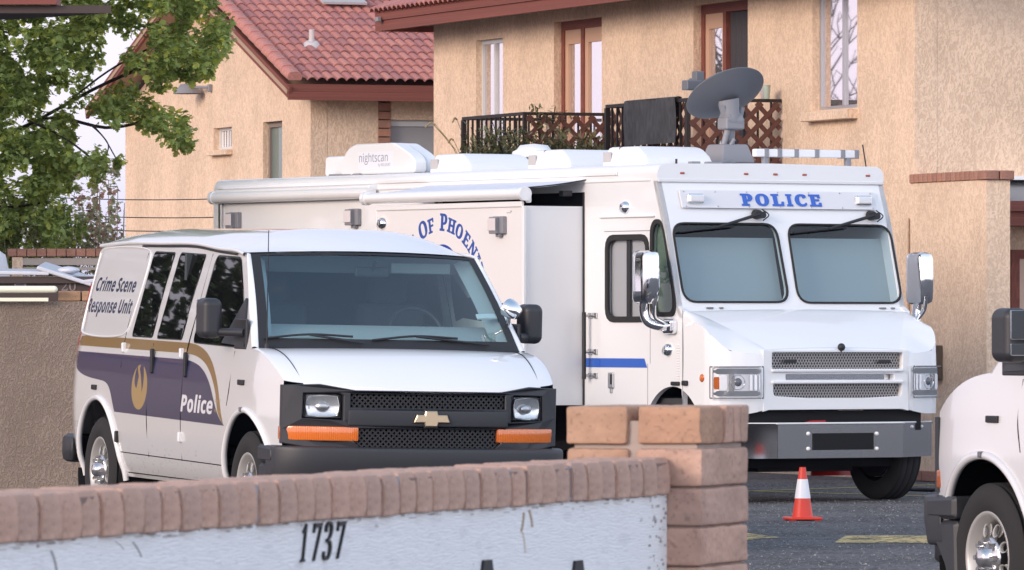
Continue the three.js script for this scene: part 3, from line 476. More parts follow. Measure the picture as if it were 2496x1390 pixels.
// ---------------------------------------------------------------- brick pier and white sign wall in front
const font = await new FontLoader().loadAsync('fonts/droid/droid_serif_bold.typeface.json'), thin = await new FontLoader().loadAsync('fonts/droid/droid_serif_regular.typeface.json');
{
  const PX = [.518, 0, -18.5], YAW = 70.16;
  const Pr = thing('brick_pier', 'square pier of weathered orange pink slump brick at the wall end', 'brick pier', PX, YAW);
  part('mortar', warp(new THREE.BoxGeometry(.40, 1.26, .37, 8, 60, 8), (v) => { const n = .008 * (hash(Math.round(v.x * 40), Math.round(v.y * 60), Math.round(v.z * 40)) - .5); v.x += v.x + n; v.x -= v.x / 2; v.z += n; v.x += .213; v.y += .625; v.z -= .197; v.x = .213 + (v.x - .213) * .97; v.z = -.197 + (v.z + .197) * .97; }), std([.40, .33, .29], { roughness: 1 }), Pr);
  const orange = [[.52, .335, .235], [.55, .34, .235], [.51, .33, .24]].map(brickM), pink = [[.60, .40, .32], [.63, .41, .325], [.57, .385, .315]].map(brickM);
  const lump = (g, s) => warp(g, (v) => { const n = (vnoise(v.x * 17 + s * 3.1, v.y * 21 + v.z * 13, 64, 64, 80 + s) - .5) * .006; v.x += n; v.z += n; v.y += n * .5; });
  const course = (y, k) => {
    const h = .1035, odd = k % 2;
    // end bricks that show on the -x face, and the long brick whose scored side shows on the +z face
    if (!odd) {
      part('brick', boxUV(lump(rbx(.20, h, .175, .009, .1, y + h / 2, -.303, 6, 5, 6), k)), pickM(orange), Pr);
      part('brick', boxUV(lump(rbx(.20, h, .185, .009, .1, y + h / 2, -.094, 6, 5, 6), k + 1)), orange[1], Pr);
      for (let i = 0; i < 3; i++) part('brick', boxUV(lump(rbx(.066, h, .19, .008, .242 + i * .071, y + h / 2, -.092, 4, 5, 6), k + 2)), pickM(pink), Pr);
      part('brick', boxUV(lump(rb(.2, h, .18, .016, .315, y + h / 2, -.3, 2), k + 5)), pickM(pink), Pr);
    } else {
      part('brick', boxUV(lump(rbx(.418, h, .19, .010, .211, y + h / 2, -.094, 12, 5, 6), k)), pink[k % 3], Pr);
      part('brick', boxUV(lump(rbx(.418, h, .18, .010, .211, y + h / 2, -.302, 10, 5, 6), k + 1)), pickM(orange), Pr);
    }
  };
  for (let k = 0; k < 12; k++) course(1.192 - (k === 0 ? 0 : .008) - k * .108, k === 0 ? 0 : 2 * k + 1);

  const Wl = thing('sign_wall', 'white painted stucco sign wall with rowlock brick coping and house number 1737', 'wall', PX, YAW);
  const paint = canvasTex(2048, 512, (c, w, h) => {
    c.fillStyle = '#f4f3f3'; c.fillRect(0, 0, w, h);
    for (let i = 0; i < 900; i++) { const x = rr(0, w), y = rr(0, h), r = rr(2, 16); c.fillStyle = `rgba(${rnd() < .5 ? '250,250,252' : '176,174,178'},${rr(.03, .12)})`; c.beginPath(); c.ellipse(x, y, r * rr(.5, 1.2), r, 0, 0, 7); c.fill(); }
    const X = (m) => (m + 6) / 6 * w, Y = (m) => (1.1 - m) / .5 * h;     // metres on the wall face
    const scr = (a, b, cc, d, s, lw) => { c.strokeStyle = s; c.lineWidth = lw; c.beginPath(); c.moveTo(X(a), Y(b)); c.quadraticCurveTo(X((a + cc) / 2 + .01), Y((b + d) / 2), X(cc), Y(d)); c.stroke(); };
    scr(-3.73, 1.035, -3.68, 1.0, 'rgba(120,116,118,.75)', 3); scr(-4.18, 1.03, -4.15, .985, 'rgba(110,105,110,.7)', 4); scr(-3.83, 1.04, -3.78, 1.02, 'rgba(130,126,130,.7)', 2);
    scr(-1.18, .985, -1.16, 1.035, 'rgba(150,120,90,.75)', 6); scr(-1.12, 1.04, -1.095, .995, 'rgba(150,120,90,.7)', 6); scr(-1.17, .985, -1.15, .93, 'rgba(196,180,160,.7)', 5);
    for (let i = 0; i < 36; i++) { const x = rr(-5, 0), y = rr(.62, 1.04); c.fillStyle = `rgba(150,142,140,${rr(.15, .55)})`; c.beginPath(); c.ellipse(X(x), Y(y), rr(1, 4), rr(2, 7), rr(0, 3), 0, 7); c.fill(); }
    for (let i = 0; i < 150; i++) { const x = rr(-6, 0); c.fillStyle = `rgba(110,98,92,${rr(.2, .6)})`; c.beginPath(); c.ellipse(X(x), Y(rr(1.038, 1.062)), rr(2, 10), rr(1, 4), 0, 0, 7); c.fill(); }
    for (let i = 0; i < 80; i++) { const x = rr(-.16, 0), y = rr(.6, 1.06); c.fillStyle = `rgba(${rnd() < .5 ? '120,115,112' : '90,84,84'},${rr(.25, .7)})`; c.beginPath(); c.ellipse(X(x), Y(y), rr(1, 5), rr(1, 6), 0, 0, 7); c.fill(); }
  });
  const face = new THREE.BoxGeometry(6, .5, .2); face.translate(-3, .85, -.2); { const p = face.attributes.position, u = face.attributes.uv; for (let i = 0; i < p.count; i++) u.setXY(i, (p.getX(i) + 6) / 6, (p.getY(i) - .6) / .5); }
  part('painted_face', face, std([1, 1, 1], { map: paint, roughness: .75, bumpMap: tex(256, (u, v) => vnoise(u * 30, v * 30, 30, 30, 91) * .7 + vnoise(u * 90, v * 90, 90, 90, 92) * .3, .12), bumpScale: .002 }), Wl);
  part('wall_base', box2(-6, 0, 0, .6, -.3, -.1), M.whiteSat, Wl);
  part('mortar', warp(new THREE.BoxGeometry(5.96, .075, .2, 300, 2, 4), (v) => { v.x -= 3.0; v.y += 1.104; v.z -= .196; if (v.z > -.15) v.z += .006 * hash(Math.round(v.x * 40), 1, 1); }), std([.25, .17, .145], { roughness: 1 }), Wl);
  const cb = [0, 1, 2].map((s) => boxUV(warp(rbx(.107, .102, .212, .007, 0, 0, 0, 5, 6, 6), (v) => { const n = (vnoise(v.x * 18 + s * 7 + 9, v.y * 22 + v.z * 12 + 9, 64, 64, 95) - .5) * .004; v.z += n + (v.y > 0 && v.z > 0 ? -v.y * v.y * 4 : 0); v.x += n * .6; })));
  for (let i = 0, x = -.058; i < 51; i++) { const o = part('brick', cb[i % 3], pickM(pink), Wl); o.position.set(x, 1.104 + rr(-.002, .002), -.19 + rr(-.004, .004)); o.rotation.z = rr(-.02, .02); o.rotation.y = rr(-.02, .02); o.scale.x = rr(.93, 1.03); const wide = [2, 6, 10, 17, 25].includes(i); if (wide) part('mortar', rb(.016, .09, .2, .002, x - .063, 1.103, -.193, 1), std([.36, .37, .40], { roughness: 1 }), Wl); x -= wide ? .127 : .1135; }
  const glyph = (t, x, y, size, d, name) => { const g = new TextGeometry(t, { font: thin, size, depth: d, curveSegments: 5, bevelEnabled: false }); g.computeBoundingBox(); const w = g.boundingBox.max.x; warp(g, (v) => { v.x = v.x * (name === 'digit' ? .056 / Math.max(w, .03) * (t === '1' ? .55 : 1) : 1) + v.y * .28; }); return part(name, g.translate(x, y, -.0995), std([.012, .012, .014], { roughness: .5 }), Wl); };
  ['1', '7', '3', '7'].forEach((t, i) => glyph(t, [-2.735, -2.67, -2.595, -2.515][i], .958, .09, .006, 'digit'));
  const sign = (x, y) => { const g = new TextGeometry('A', { font, size: .3, depth: .008, curveSegments: 4, bevelEnabled: false }); g.computeBoundingBox(); g.translate(-g.boundingBox.max.x / 2, -g.boundingBox.max.y, 0); part('letter', g.translate(x, y, -.0995), std([.012, .012, .014], { roughness: .5 }), Wl); };
  sign(-1.45, .922); sign(-.75, .898);
}

solo('cable', tube([[3.50, .02, -63.5], [3.6, .02, -63.0], [3.72, .02, -62.6], [3.9, .02, -62.3]], .02, 20, 6), M.black, 'short black cable lying on asphalt by the building foot', 'cable');
// ---------------------------------------------------------------- traffic cone
{
  const C = thing('traffic_cone', 'small red orange traffic cone with white collar on asphalt', 'traffic cone', [2.28, 0, -53.1], 8);
  const rm = phy([.72, .045, .02], { roughness: .4 }), prof = (a, b, n) => { const o = []; for (let i = 0; i <= n; i++) { const y = lerp(a, b, i / n); o.push(new THREE.Vector2(.083 - (y - .022) * .147, y)); } return o; };
  part('base', [rb(.27, .022, .27, .009, 0, .018, 0), ...[-1, 1].flatMap((a) => [-1, 1].map((b) => rb(.05, .012, .05, .003, a * .10, .006, b * .10, 1)))], rm, C);
  part('body', [new THREE.LatheGeometry(prof(.022, .416, 10), 24), new THREE.LatheGeometry([[.0, .40], [.02, .412], [.025, .419], [.0255, .41]].map((p) => new THREE.Vector2(...p)), 24)], rm, C);
  part('collar', new THREE.LatheGeometry(prof(.175, .325, 4).map((p) => new THREE.Vector2(p.x + .0025, p.y)), 24), phy([.82, .82, .84], { roughness: .3 }), C);
}
// ---------------------------------------------------------------- passenger / cargo vans
const PROF = [[.28, .86], [.36, .925], [.46, .965], [.6, .988], [.85, 1.0], [1.1, .987], [1.2, .972], [1.27, .955], [1.55, .897], [1.88, .818], [1.97, .785], [2.2, .7]];
const interp = (t, y) => { if (y <= t[0][0]) return t[0][1]; for (let i = 1; i < t.length; i++) if (y <= t[i][0]) return lerp(t[i - 1][1], t[i][1], (y - t[i - 1][0]) / (t[i][0] - t[i - 1][0])); return t[t.length - 1][1]; };
const vS = (y) => (interp(PROF, y - .03) + interp(PROF, y) + interp(PROF, y + .03)) / 3;
const vTaper = (z) => (z > .1 ? 1 - .075 * ((z - .1) / .55) ** 2 : z < -3.95 ? 1 - .24 * (((-3.95 - z) / .45) ** 2.4) : 1);
const vHood = (z) => 1.295 - .25 * Math.pow(clamp((z + .02) / .70, 0, 1), 2.1);            // fender line from cowl to grille
const vTop = (z) => (z <= -.82 ? 1.965 - .045 * sstep(z, -1.9, -.82) - .03 * sstep(-z, 3.4, 4.4) : z <= -.6 ? lerp(1.92, 1.895, (z + .82) / .22) : z <= -.02 ? lerp(1.895, 1.285, (z + .6) / .58) : vHood(z) - .012);
const AR = .505, vBot = (z) => { let b = z > .48 ? .6 : z < -4.0 ? .48 : .345; for (const c of [0, -3.43]) { const d = Math.abs(z - c); if (d < AR) b = Math.max(b, .37 + Math.sqrt(AR * AR - d * d)); } return b; };
const vx = (y, z, off = 0) => vS(y) * vTaper(z) + off;
const vFront = (x) => .815 - .20 * Math.pow(Math.abs(x) / .94, 3);                          // plan curve of the nose
const nose = (g, k = 1) => warp(g, (v) => { v.z += vFront(v.x) * k; });
const wsB = (x) => [1.288, .135 - .14 * (x / .9) ** 2], wsT = (x) => [1.925 - .022 * (x / .79) ** 2, -.44 - .165 * (x / .79) ** 2];
const wsP = (u, v, o = 0) => { const x = lerp(-1, 1, u) * lerp(.908, .786, v), b = wsB(x), t = wsT(x); return [x, lerp(b[0], t[0], v) + .012 * Math.sin(Math.PI * v) + o, lerp(b[1], t[1], v) + .03 * Math.sin(Math.PI * v) + o]; };

function wheel(name, parent, x, y, z, out, R = .372, W = .235, rr0 = .222, truck) {   // out: +1 or -1, the side that faces outwards
  const w = new THREE.Group(); w.name = name; w.position.set(x, y, z); w.rotation.y = out > 0 ? 0 : Math.PI; parent.add(w);
  const lathe = (p, n = 40) => new THREE.LatheGeometry(p.map((q) => new THREE.Vector2(...q)), n).rotateZ(-Math.PI / 2);
  const h = W / 2;
  const tread = [-.34, -.115, .115, .34].flatMap((k) => [[R, W * (k - .03)], [R - .012, W * (k - .022)], [R - .012, W * (k + .022)], [R, W * (k + .03)]]);
  part('tyre', lathe([[rr0 - .01, -h * .8], [rr0 + .02, -h * .98], [(R + rr0) / 2, -h * 1.06], [R - .025, -h * .93], [R - .006, -h * .8], ...tread, [R - .006, h * .8], [R - .025, h * .93], [(R + rr0) / 2 + .02, h * 1.06], [(R + rr0) / 2 - .02, h * 1.05], [rr0 + .02, h * .98], [rr0 - .01, h * .8]], 56), M.rubber, w);
  const disc = new THREE.Shape(); disc.absarc(0, 0, rr0 - .035, 0, 7, false);
  for (let i = 0; i < 8; i++) { const a = (i + .5) / 8 * 2 * Math.PI, q = new THREE.Path(); q.absellipse(Math.cos(a) * (rr0 * .66), Math.sin(a) * (rr0 * .66), .031, .024, 0, 7, true, a); disc.holes.push(q); }
  const dg = warp(new THREE.ExtrudeGeometry(disc, { depth: .012, bevelEnabled: true, bevelSize: .006, bevelThickness: .006, bevelOffset: -.003, bevelSegments: 2, curveSegments: 20 }), (v) => { const r = Math.hypot(v.x, v.y) / rr0; v.z += h * .5 + .035 * Math.cos(r * Math.PI * .55); }).rotateY(Math.PI / 2);
  part('rim', [lathe([[rr0 - .045, -h * .6], [rr0 - .045, h * .35], [rr0 - .03, h * .55], [rr0 - .012, h * .9], [rr0 + .008, h * .96], [rr0 + .012, h * .9], [rr0 - .01, h * .6], [rr0 - .035, h * .2]]), dg], M.wheelPaint, w);
  const lugs = []; for (let i = 0; i < 8; i++) { const a = i / 8 * 2 * Math.PI; lugs.push(at(cyl(.014, .016, .04, 6), h * .5 + .06, Math.cos(a) * .085, Math.sin(a) * .085, 0, 0, -Math.PI / 2)); }
  part('hub', [lathe([[0, h * .5 + .105], [.035, h * .5 + .10], [.048, h * .5 + .085], [.054, h * .5 + .055], [.098, h * .5 + .045], [.104, h * .5 + .03]], 24), ...lugs], M.hubMetal, w);
  part('brake_drum', lathe([[0, -.02], [rr0 - .05, -.02], [rr0 - .05, -h], [0, -h]], 20), M.dark, w);
  return w;
}
M.hubMetal = std([.62, .62, .63], { metalness: .9, roughness: .2 });
M.lampBowl = std([.85, .85, .86], { metalness: .8, roughness: .14 });
M.wheelPaint = std([.50, .49, .47], { metalness: .35, roughness: .38 });

function liveryTexture() {                                          // the printed side of the police van: metres along (z) and up (y) to pixels
  return canvasTex(2048, 768, (c, W, H) => {
    const X = (z) => (z + 4.45) / 5.15 * W, Y = (y) => (2.05 - y) / 1.8 * H, px = W / 5.15, py = H / 1.8;
    c.fillStyle = '#d2d1d0'; c.fillRect(0, 0, W, H);
    const path = (p) => { c.beginPath(); p.forEach((q, i) => q.length === 2 ? (i ? c.lineTo(X(q[0]), Y(q[1])) : c.moveTo(X(q[0]), Y(q[1]))) : c.bezierCurveTo(X(q[0]), Y(q[1]), X(q[2]), Y(q[3]), X(q[4]), Y(q[5]))); c.closePath(); };
    const rear = [-4.06, 1.215];
    c.fillStyle = '#8d6f3e'; path([[-4.14, 1.235], [-4.13, 1.295, -4.0, 1.312, -3.8, 1.31], [-1.45, 1.297], [-.90, 1.294, -.68, 1.14, -.585, .97], [-.53, .88, -.5, .82, -.47, .775], [-.475, .775], [-.60, .83, -.62, .9, -.66, .97], [-.80, 1.15, -1.02, 1.22, -1.45, 1.226], [-3.8, 1.235]]); c.fill();
    c.fillStyle = '#2f2e52'; path([[-4.13, 1.195], [-1.5, 1.185], [-1.0, 1.18, -.85, 1.09, -.72, .955], [-.62, .86, -.56, .8, -.445, .765], [-3.0, .79], [-3.12, .95, -3.16, .985, -3.32, 1.0], [-3.62, 1.015, -3.85, 1.02, -3.98, 1.07], [-4.09, 1.12, -4.12, 1.16, -4.13, 1.205]]); c.fill();
    // gold flame emblem
    c.fillStyle = '#a98c55'; c.beginPath(); c.ellipse(X(-2.42), Y(.975), .185 * px, .155 * py, 0, 0, 7); c.fill();
    c.fillStyle = '#2f2e52'; const f = (a) => { path(a); c.fill(); };
    f([[-2.40, 1.18], [-2.34, 1.12, -2.30, 1.02, -2.36, .94], [-2.37, 1.02, -2.42, 1.08, -2.44, 1.10]]); f([[-2.50, 1.12], [-2.56, 1.04, -2.56, .99, -2.49, .965], [-2.46, 1.0, -2.47, 1.02, -2.45, 1.045]]); f([[-2.44, 1.19], [-2.5, 1.15, -2.46, 1.12, -2.40, 1.19]]);
    const text = (t, z, y, h, wd, col, font, skew = 0) => { c.save(); c.font = `${font.replace('#', Math.round(h * py * 1.38))}`; const m = c.measureText(t).width; c.translate(X(z), Y(y)); c.transform(wd * px / m, 0, -skew, 1, 0, 0); c.fillStyle = col; c.fillText(t, 0, 0); if (h > .05) { c.strokeStyle = col; c.lineWidth = 1.6; c.strokeText(t, 0, 0); } c.restore(); };
    text('Police', -1.45, .835, .112, .74, '#e8e8ea', 'bold #px sans-serif', .22);
    text('City of', -.66, .915, .022, .12, '#a98c55', 'bold #px sans-serif'); text('Phoenix', -.665, .848, .022, .15, '#a98c55', 'bold #px sans-serif');
    text('Crime Scene', -3.95, 1.625, .095, .98, '#1d2448', 'bold #px sans-serif', .22); text('Response Unit', -4.05, 1.475, .095, 1.1, '#1d2448', 'bold #px sans-serif', .22);
    c.fillStyle = '#9aa0a8'; c.font = '26px sans-serif'; c.fillText('POLICE', X(-4.12), Y(.66)); c.fillText('130 18', X(-4.11), Y(.60));
    c.fillStyle = 'rgba(126,116,100,.16)'; for (let i = 0; i < 420; i++) { c.beginPath(); c.ellipse(X(rr(-3.9, .5)), Y(.36 + Math.pow(rnd(), 2) * .22), rr(1, 7), rr(1, 4), 0, 0, 7); c.fill(); }
  });
}
function buildVan(root, police) {
  const P = (n, g, m, p = root) => part(n, g, m, p), white = police ? M.white : phy([.70, .70, .71], { roughness: .4, clearcoat: 1, clearcoatRoughness: .08 });
  const zs = [-4.42, -4.4, -4.36, -4.3, -4.22, -4.12, -4.0]; for (let z = -3.95; z < .60; z += .05) zs.push(z);
  for (const c of [0, -3.43]) for (let a = 0; a <= 180; a += 9) zs.push(c + AR * Math.cos(a * Math.PI / 180) + (a === 0 ? 1e-4 : a === 180 ? -1e-4 : 0), c + .999 * AR * Math.cos(a * Math.PI / 180));
  zs.push(-.82, -.6, -.02, .02, .479, .481, .60); zs.sort((a, b) => a - b);
  const Z = zs.filter((z, i) => !i || z - zs[i - 1] > 1e-4);
  const side = (s) => grid(Z.length - 1, 26, (u, v) => { const z = Z[Math.round(u * (Z.length - 1))], y = lerp(vBot(z), vTop(z), v); return [s * vx(y, z), y, z]; }, (u, v, q) => [(q[2] + 4.45) / 5.15, (q[1] - .25) / 1.8]);
  const paint = police ? phy([1, 1, 1], { map: liveryTexture(), roughness: .38, clearcoat: 1, clearcoatRoughness: .05 }) : white;
  P('body_side', side(-1), police ? paint : white); P('body_side', side(1), white);
  // roof, drip rails, rear, hood, fenders, pillars
  const rz = (t) => -.44 - 3.95 * t;
  P('roof', grid(28, 60, (u, v) => {
    const k = lerp(-1, 1, u), t = v < .35 ? v / .35 * .16 : .16 + (v - .35) / .65 * .84, x0 = k * .789, f = wsT(x0), z = lerp(f[1], -4.38, t), yc = 2.085 - .1 * sstep(-z, 3.4, 4.4) * .4, edge = vTop(Math.min(z, -.6)) + .004;
    const rise = Math.sin(clamp(t / .15, 0, 1) * Math.PI / 2), crown = edge + (yc - edge) * (1 - Math.pow(Math.abs(k), 3.2));
    const xs = k * (vS(1.93) + .012) * lerp(.965, 1, rise) * vTaper(z); return [xs, lerp(f[0] + .012, crown, rise), z];
  }), white);
  for (const s of [-1, 1]) {
    P('drip_rail', tube([-4.1, -3.4, -2.6, -1.8, -1.2, -.82, -.62].map((z) => [s * (vx(vTop(z), z) + .012), vTop(z) + .004, z]), .014, 40, 6), white);
    P('gutter', tube([-3.05, -2.5, -1.8, -1.2, -.8].map((z) => [s * (vx(vTop(z) - .02, z) + .004), vTop(z) - .018, z]), .008, 30, 5), M.black);
    P('door_pillar', grid(3, 20, (u, v) => { const a = wsP(s > 0 ? 1 : 0, v), z = lerp(-.02, -.6, v), y = lerp(1.285, 1.895, v), b = [s * vx(y, z), y, z]; const o = .012 * Math.sin(u * Math.PI); return [lerp(a[0], b[0], u) + s * o, lerp(a[1], b[1], u) + o, lerp(a[2], b[2], u)]; }), white);
    P('fender', grid(8, 24, (u, v) => { const z = lerp(-.02, .60, v), h = [s * .85 * (1 - .04 * v), hoodY(.85 * (1 - .04 * v), v), lerp(wsB(.85 * (1 - .04 * v))[1] + .02, vFront(.85 * (1 - .04 * v)) - .02, Math.pow(v, .92))], y = vTop(z), b = [s * vx(y, z), y, z], t = u; const cx = lerp(b[0], s * .97, .4), q = [(1 - t) ** 2 * h[0] + 2 * t * (1 - t) * lerp(h[0], b[0], .7) + t * t * b[0], (1 - t) ** 2 * h[1] + 2 * t * (1 - t) * (h[1] + .006) + t * t * b[1], lerp(h[2], b[2], t)]; return q; }), white);
  }
  function hoodY(x, v) { const k = Math.abs(x) / .86; return lerp(1.30 - .012 * k * k, 1.055 + .022 * k * k, Math.pow(v, 2.0)); }
  P('hood', [grid(24, 26, (u, v) => { const x = lerp(-.85, .85, u) * (1 - .04 * v), zb = wsB(x)[1] + .02, zf = vFront(x) - .02; return [x, hoodY(x, v), lerp(zb, zf, Math.pow(v, .92))]; }), grid(24, 4, (u, v) => { const x = lerp(-.85, .85, u) * .96, a = v * Math.PI / 2; return [x, hoodY(x, 1) - .03 * Math.sin(a) , vFront(x) - .02 + .012 * Math.sin(a)]; })], white);
  each('hood_seam', [-1, 1].map((s) => tube(Array.from({ length: 9 }, (_, i) => { const v = i / 8, x = s * .851 * (1 - .04 * v), zb = wsB(x)[1] + .02; return [x, hoodY(x, v) + .001, lerp(zb + .02, vFront(x) - .03, Math.pow(v, .92))]; }), .0035, 30, 4)), M.dark, root);
  P('rear_body', [grid(20, 14, (u, v) => { const y = lerp(.45, 1.93, v), w = vx(y, -4.42); return [lerp(-w, w, u), y, -4.42 - .06 * (1 - (2 * u - 1) ** 2) + .1 * sstep(y, 1.2, 1.95)]; })], white);
  each('tail_lamp', [-1, 1].map((s) => warp(new THREE.BoxGeometry(.03, .5, .1, 1, 6, 1), (v) => { v.x += s * (vx(1.4 + v.y, -4.27) + .0); v.y += 1.42; v.z -= 4.29; })), M.red, root);
  P('cowl', grid(24, 3, (u, v) => { const a = wsP(u, .0), x = a[0]; return [x, lerp(1.29, 1.292, v), lerp(a[2] - .02, wsB(x)[1] + .05, v)]; }), M.black);
  P('underbody', [box2(-.78, .78, .34, .52, -4.2, .3), box2(-.55, .55, .5, .95, -.5, .62), box2(-.9, .9, .45, .6, -2.85, -.6)], M.dark);
  for (const s of [-1, 1]) for (const z of [0, -3.43]) P('wheel_well', at(new THREE.CylinderGeometry(AR - .003, AR - .003, .42, 28, 1, true, 0, Math.PI).rotateZ(Math.PI / 2).rotateX(Math.PI), s * .77, .37, z).applyMatrix4(new THREE.Matrix4()), M.dark);
  for (const s of [-1, 1]) for (const z of [0, -3.43]) P('inner_fender', box2(s > 0 ? .55 : -.56, s > 0 ? .56 : -.55, .3, .9, z - AR, z + AR), M.dark);
  // arch lips
  for (const s of [-1, 1]) for (const c of [0, -3.43]) P('arch_lip', tube(Array.from({ length: 25 }, (_, i) => { const a = lerp(-6, 186, i / 24) * Math.PI / 180, y = .37 + (AR + .006) * Math.sin(a), z = c + (AR + .006) * Math.cos(a); return [s * (vx(Math.max(y, .36), z) + .002), y, z]; }), .022, 48, 8), white);
  // glass
  const pane = (pts, r, s, off) => warp(clean(new THREE.ShapeGeometry(poly(pts, r))), (v) => { const z = v.x, y = v.y; v.set(s * (vx(y, z) + off), y, z); });
  const q1 = [[-2.77, 1.325], [-2.29, 1.325], [-2.23, 1.90], [-2.71, 1.905]], q2 = [[-2.17, 1.32], [-1.60, 1.32], [-1.51, 1.89], [-2.09, 1.9]], q3 = [[-1.32, 1.305], [-.13, 1.288], [-.235, 1.42], [-.70, 1.875], [-1.24, 1.885]];
  for (const s of [-1, 1]) {
    if (police || s > 0) for (const [q, n, r] of [[q1, 'side_window', .03], [q2, 'side_window', .03], [q3, 'door_window', .06]]) { if (!police && n === 'side_window') continue; const cx = q.reduce((a, p) => a + p[0], 0) / q.length, cy = q.reduce((a, p) => a + p[1], 0) / q.length; const g = P(n, pane(q.map(([a, b]) => [cx + (a - cx) * 1.03, cy + (b - cy) * 1.03]), r, s, .003), M.black); P('pane', pane(q, r, s, .007), M.tint, g); }
    // raised blank panel with the lettering keeps its pressed outline
    P('door_seam', [[[-1.45, .5], [-1.43, .8], [-1.42, 1.2], [-1.39, 1.5], [-1.36, 1.9]], [[-2.225, .5], [-2.225, .8], [-2.225, 1.28]], [[-2.86, 1.9], [-2.93, 1.35], [-2.9, 1.1]], [[-.40, .9], [-.36, 1.05], [-.36, 1.26]], [[-2.9, .515], [-.52, .50]], [[-2.85, .375], [-.55, .375]]].map((l) => tube(l.map(([z, y]) => [s * (vx(y, z) - .001), y, z]), .0042, 30, 4)), M.dark);
    P('pressed_edge', [tube([[-4.06, 1.9], [-4.1, 1.36], [-4.03, 1.33], [-2.98, 1.335], [-2.90, 1.38], [-2.79, 1.88], [-2.85, 1.915], [-4.0, 1.92], [-4.06, 1.9]].map(([z, y]) => [s * (vx(y, z) - .001), y, z]), .009, 90, 6)], s < 0 && police ? white : white);
    each('door_handle', [[-2.14, 1.16], [-1.36, 1.15]].map(([z, y]) => rb(.03, .17, .035, .012, s * (vx(y, z) + .012), y, z)), M.black, root);
    each('hinge', [[-2.89, 1.24], [-1.51, 1.225], [-1.43, .66]].map(([z, y]) => rb(.035, .07, .035, .01, s * (vx(y, z) + .008), y, z)), white, root);
    P('hinge_pin', [rb(.03, .08, .03, .01, s * (vx(.62, -2.93) + .01), .62, -2.93)], M.black);
    each('side_marker', [rb(.02, .035, .12, .006, s * (vx(1.06, -.1) + .006), 1.06, -.1), rb(.02, .035, .1, .006, s * (vx(.95, -3.5) + .006), .95, -3.5)], M.black, root);
    P('arch_clip', rb(.03, .03, .03, .006, s * (vx(.885, -.02) + .018), .885, -.02), M.greyMetal);
    // mirror
    const mz = police ? 0 : -.12, m = P('side_mirror', [rb(.14, .265, .2, .05, s * 1.125, 1.475, -.42 + mz, 4), warp(clean(ext(poly([[-.66, 1.31], [-.15, 1.295], [-.33, 1.62]], .02), .012)), (v) => { const z = v.x, y = v.y; v.set(s * (vx(y, z) + .004 + v.z), y, z); }), rod([s * 1.08, 1.385, -.36 + mz], [s * .955, 1.385, -.17], .028, 8), rb(.02, .2, .26, .008, s * (vx(1.36, -.2) + .012), 1.375, -.26)], M.plastic);
    P('mirror_glass', [rb(.10, .145, .012, .005, s * 1.13, 1.525, -.522 + mz), rb(.10, .06, .012, .005, s * 1.13, 1.405, -.522 + mz)], M.chrome, m);
    m.children[0].material = phy([.32, .34, .36], { metalness: 1, roughness: .06 });
  }
  const ws = P('windshield', grid(24, 12, (u, v) => wsP(lerp(.012, .988, u), lerp(.02, .985, v))), M.glass);
  const ring = (a, b, c, d) => grid(20, 6, (u, v) => wsP(lerp(a, b, u), lerp(c, d, v), .0025));
  P('black_border', [ring(0, .035, 0, 1), ring(.965, 1, 0, 1), ring(.035, .965, .975, 1), ring(.035, .965, 0, .1)], M.black, ws);
  P('headliner', [grid(8, 2, (u, v) => [lerp(-.74, .74, u), 1.9 - .02 * v, lerp(-.66, -1.6, v)]), grid(8, 2, (u, v) => [lerp(-.74, .74, u), lerp(1.90, 1.79, v), lerp(-.66, -.72, v)])], std([.10, .11, .12]));
  P('dashboard', [grid(24, 10, (u, v) => [lerp(-.86, .86, u), 1.295 + .15 * Math.sin(v * 1.7), lerp(.06 - .12 * (2 * u - 1) ** 2, -.48, v)]), box2(-.86, .86, .9, 1.40, -.6, -.48)], std([.33, .335, .32], { roughness: .9 }));
  P('bulkhead', [box2(-.86, .86, .5, 1.9, -1.85, -1.8), box2(-.9, .9, .5, .55, -1.8, -.3)], std([.05, .06, .065]));
  for (const s of [-1, 1]) P('seat', [rb(.5, .62, .16, .06, s * .42, 1.28, -1.3), rb(.28, .2, .1, .04, s * .42, 1.68, -1.33), rb(.5, .16, .5, .05, s * .42, .95, -1.05)], std([.05, .055, .06], { roughness: .9 }));
  P('steering_wheel', [at(new THREE.TorusGeometry(.185, .014, 8, 32), .42, 1.40, -.70, -.5), rod([.42, 1.40, -.70], [.42, 1.3, -.5], .03, 8)], M.black);
  P('rear_view_mirror', [rb(.24, .07, .03, .014, .05, 1.80, -.56), rod([.05, 1.8, -.56], [.05, 1.87, -.5], .01)], M.black);
  P('visor', [rb(.42, .07, .02, .008, .42, 1.83, -.64)], std([.2, .23, .23]));
  each('inner_pillar', [-1, 1].map((s) => grid(3, 8, (u, v) => { const a = wsP(s > 0 ? .985 : .015, v); return [a[0] - s * .1 * u, a[1] - .02, a[2] - .03 - .08 * u]; })), std([.32, .36, .37]), root);
  P('dash_paper', [at(rb(.14, .015, .05, .004, 0, 0, 0), .74, 1.52, -.2, .6, 0, .05), rb(.03, .05, .03, .01, -.26, 1.37, -.2), rb(.14, .03, .06, .01, .1, 1.37, -.22)], std([.62, .66, .64]));
  // wipers and aerial
  for (const [x0, x1, xa] of [[-.87, -.29, -.28], [-.16, .45, .62]]) P('wiper', [tube([[x0, .03], [(x0 + x1) / 2, .075], [x1, .06]].map(([x, v]) => { const k = (x / .9 + 1) / 2, p = wsP(k, v + .05); return [p[0], p[1] + .012, p[2] + .014]; }), .008, 16, 5), tube([[(x0 + x1) / 2, .07], [xa + .05, .0]].map(([x, v]) => { const p = wsP((x / .9 + 1) / 2, v + .04); return [p[0], p[1] + .02, p[2] + .02]; }), .008, 8, 5)], M.black);
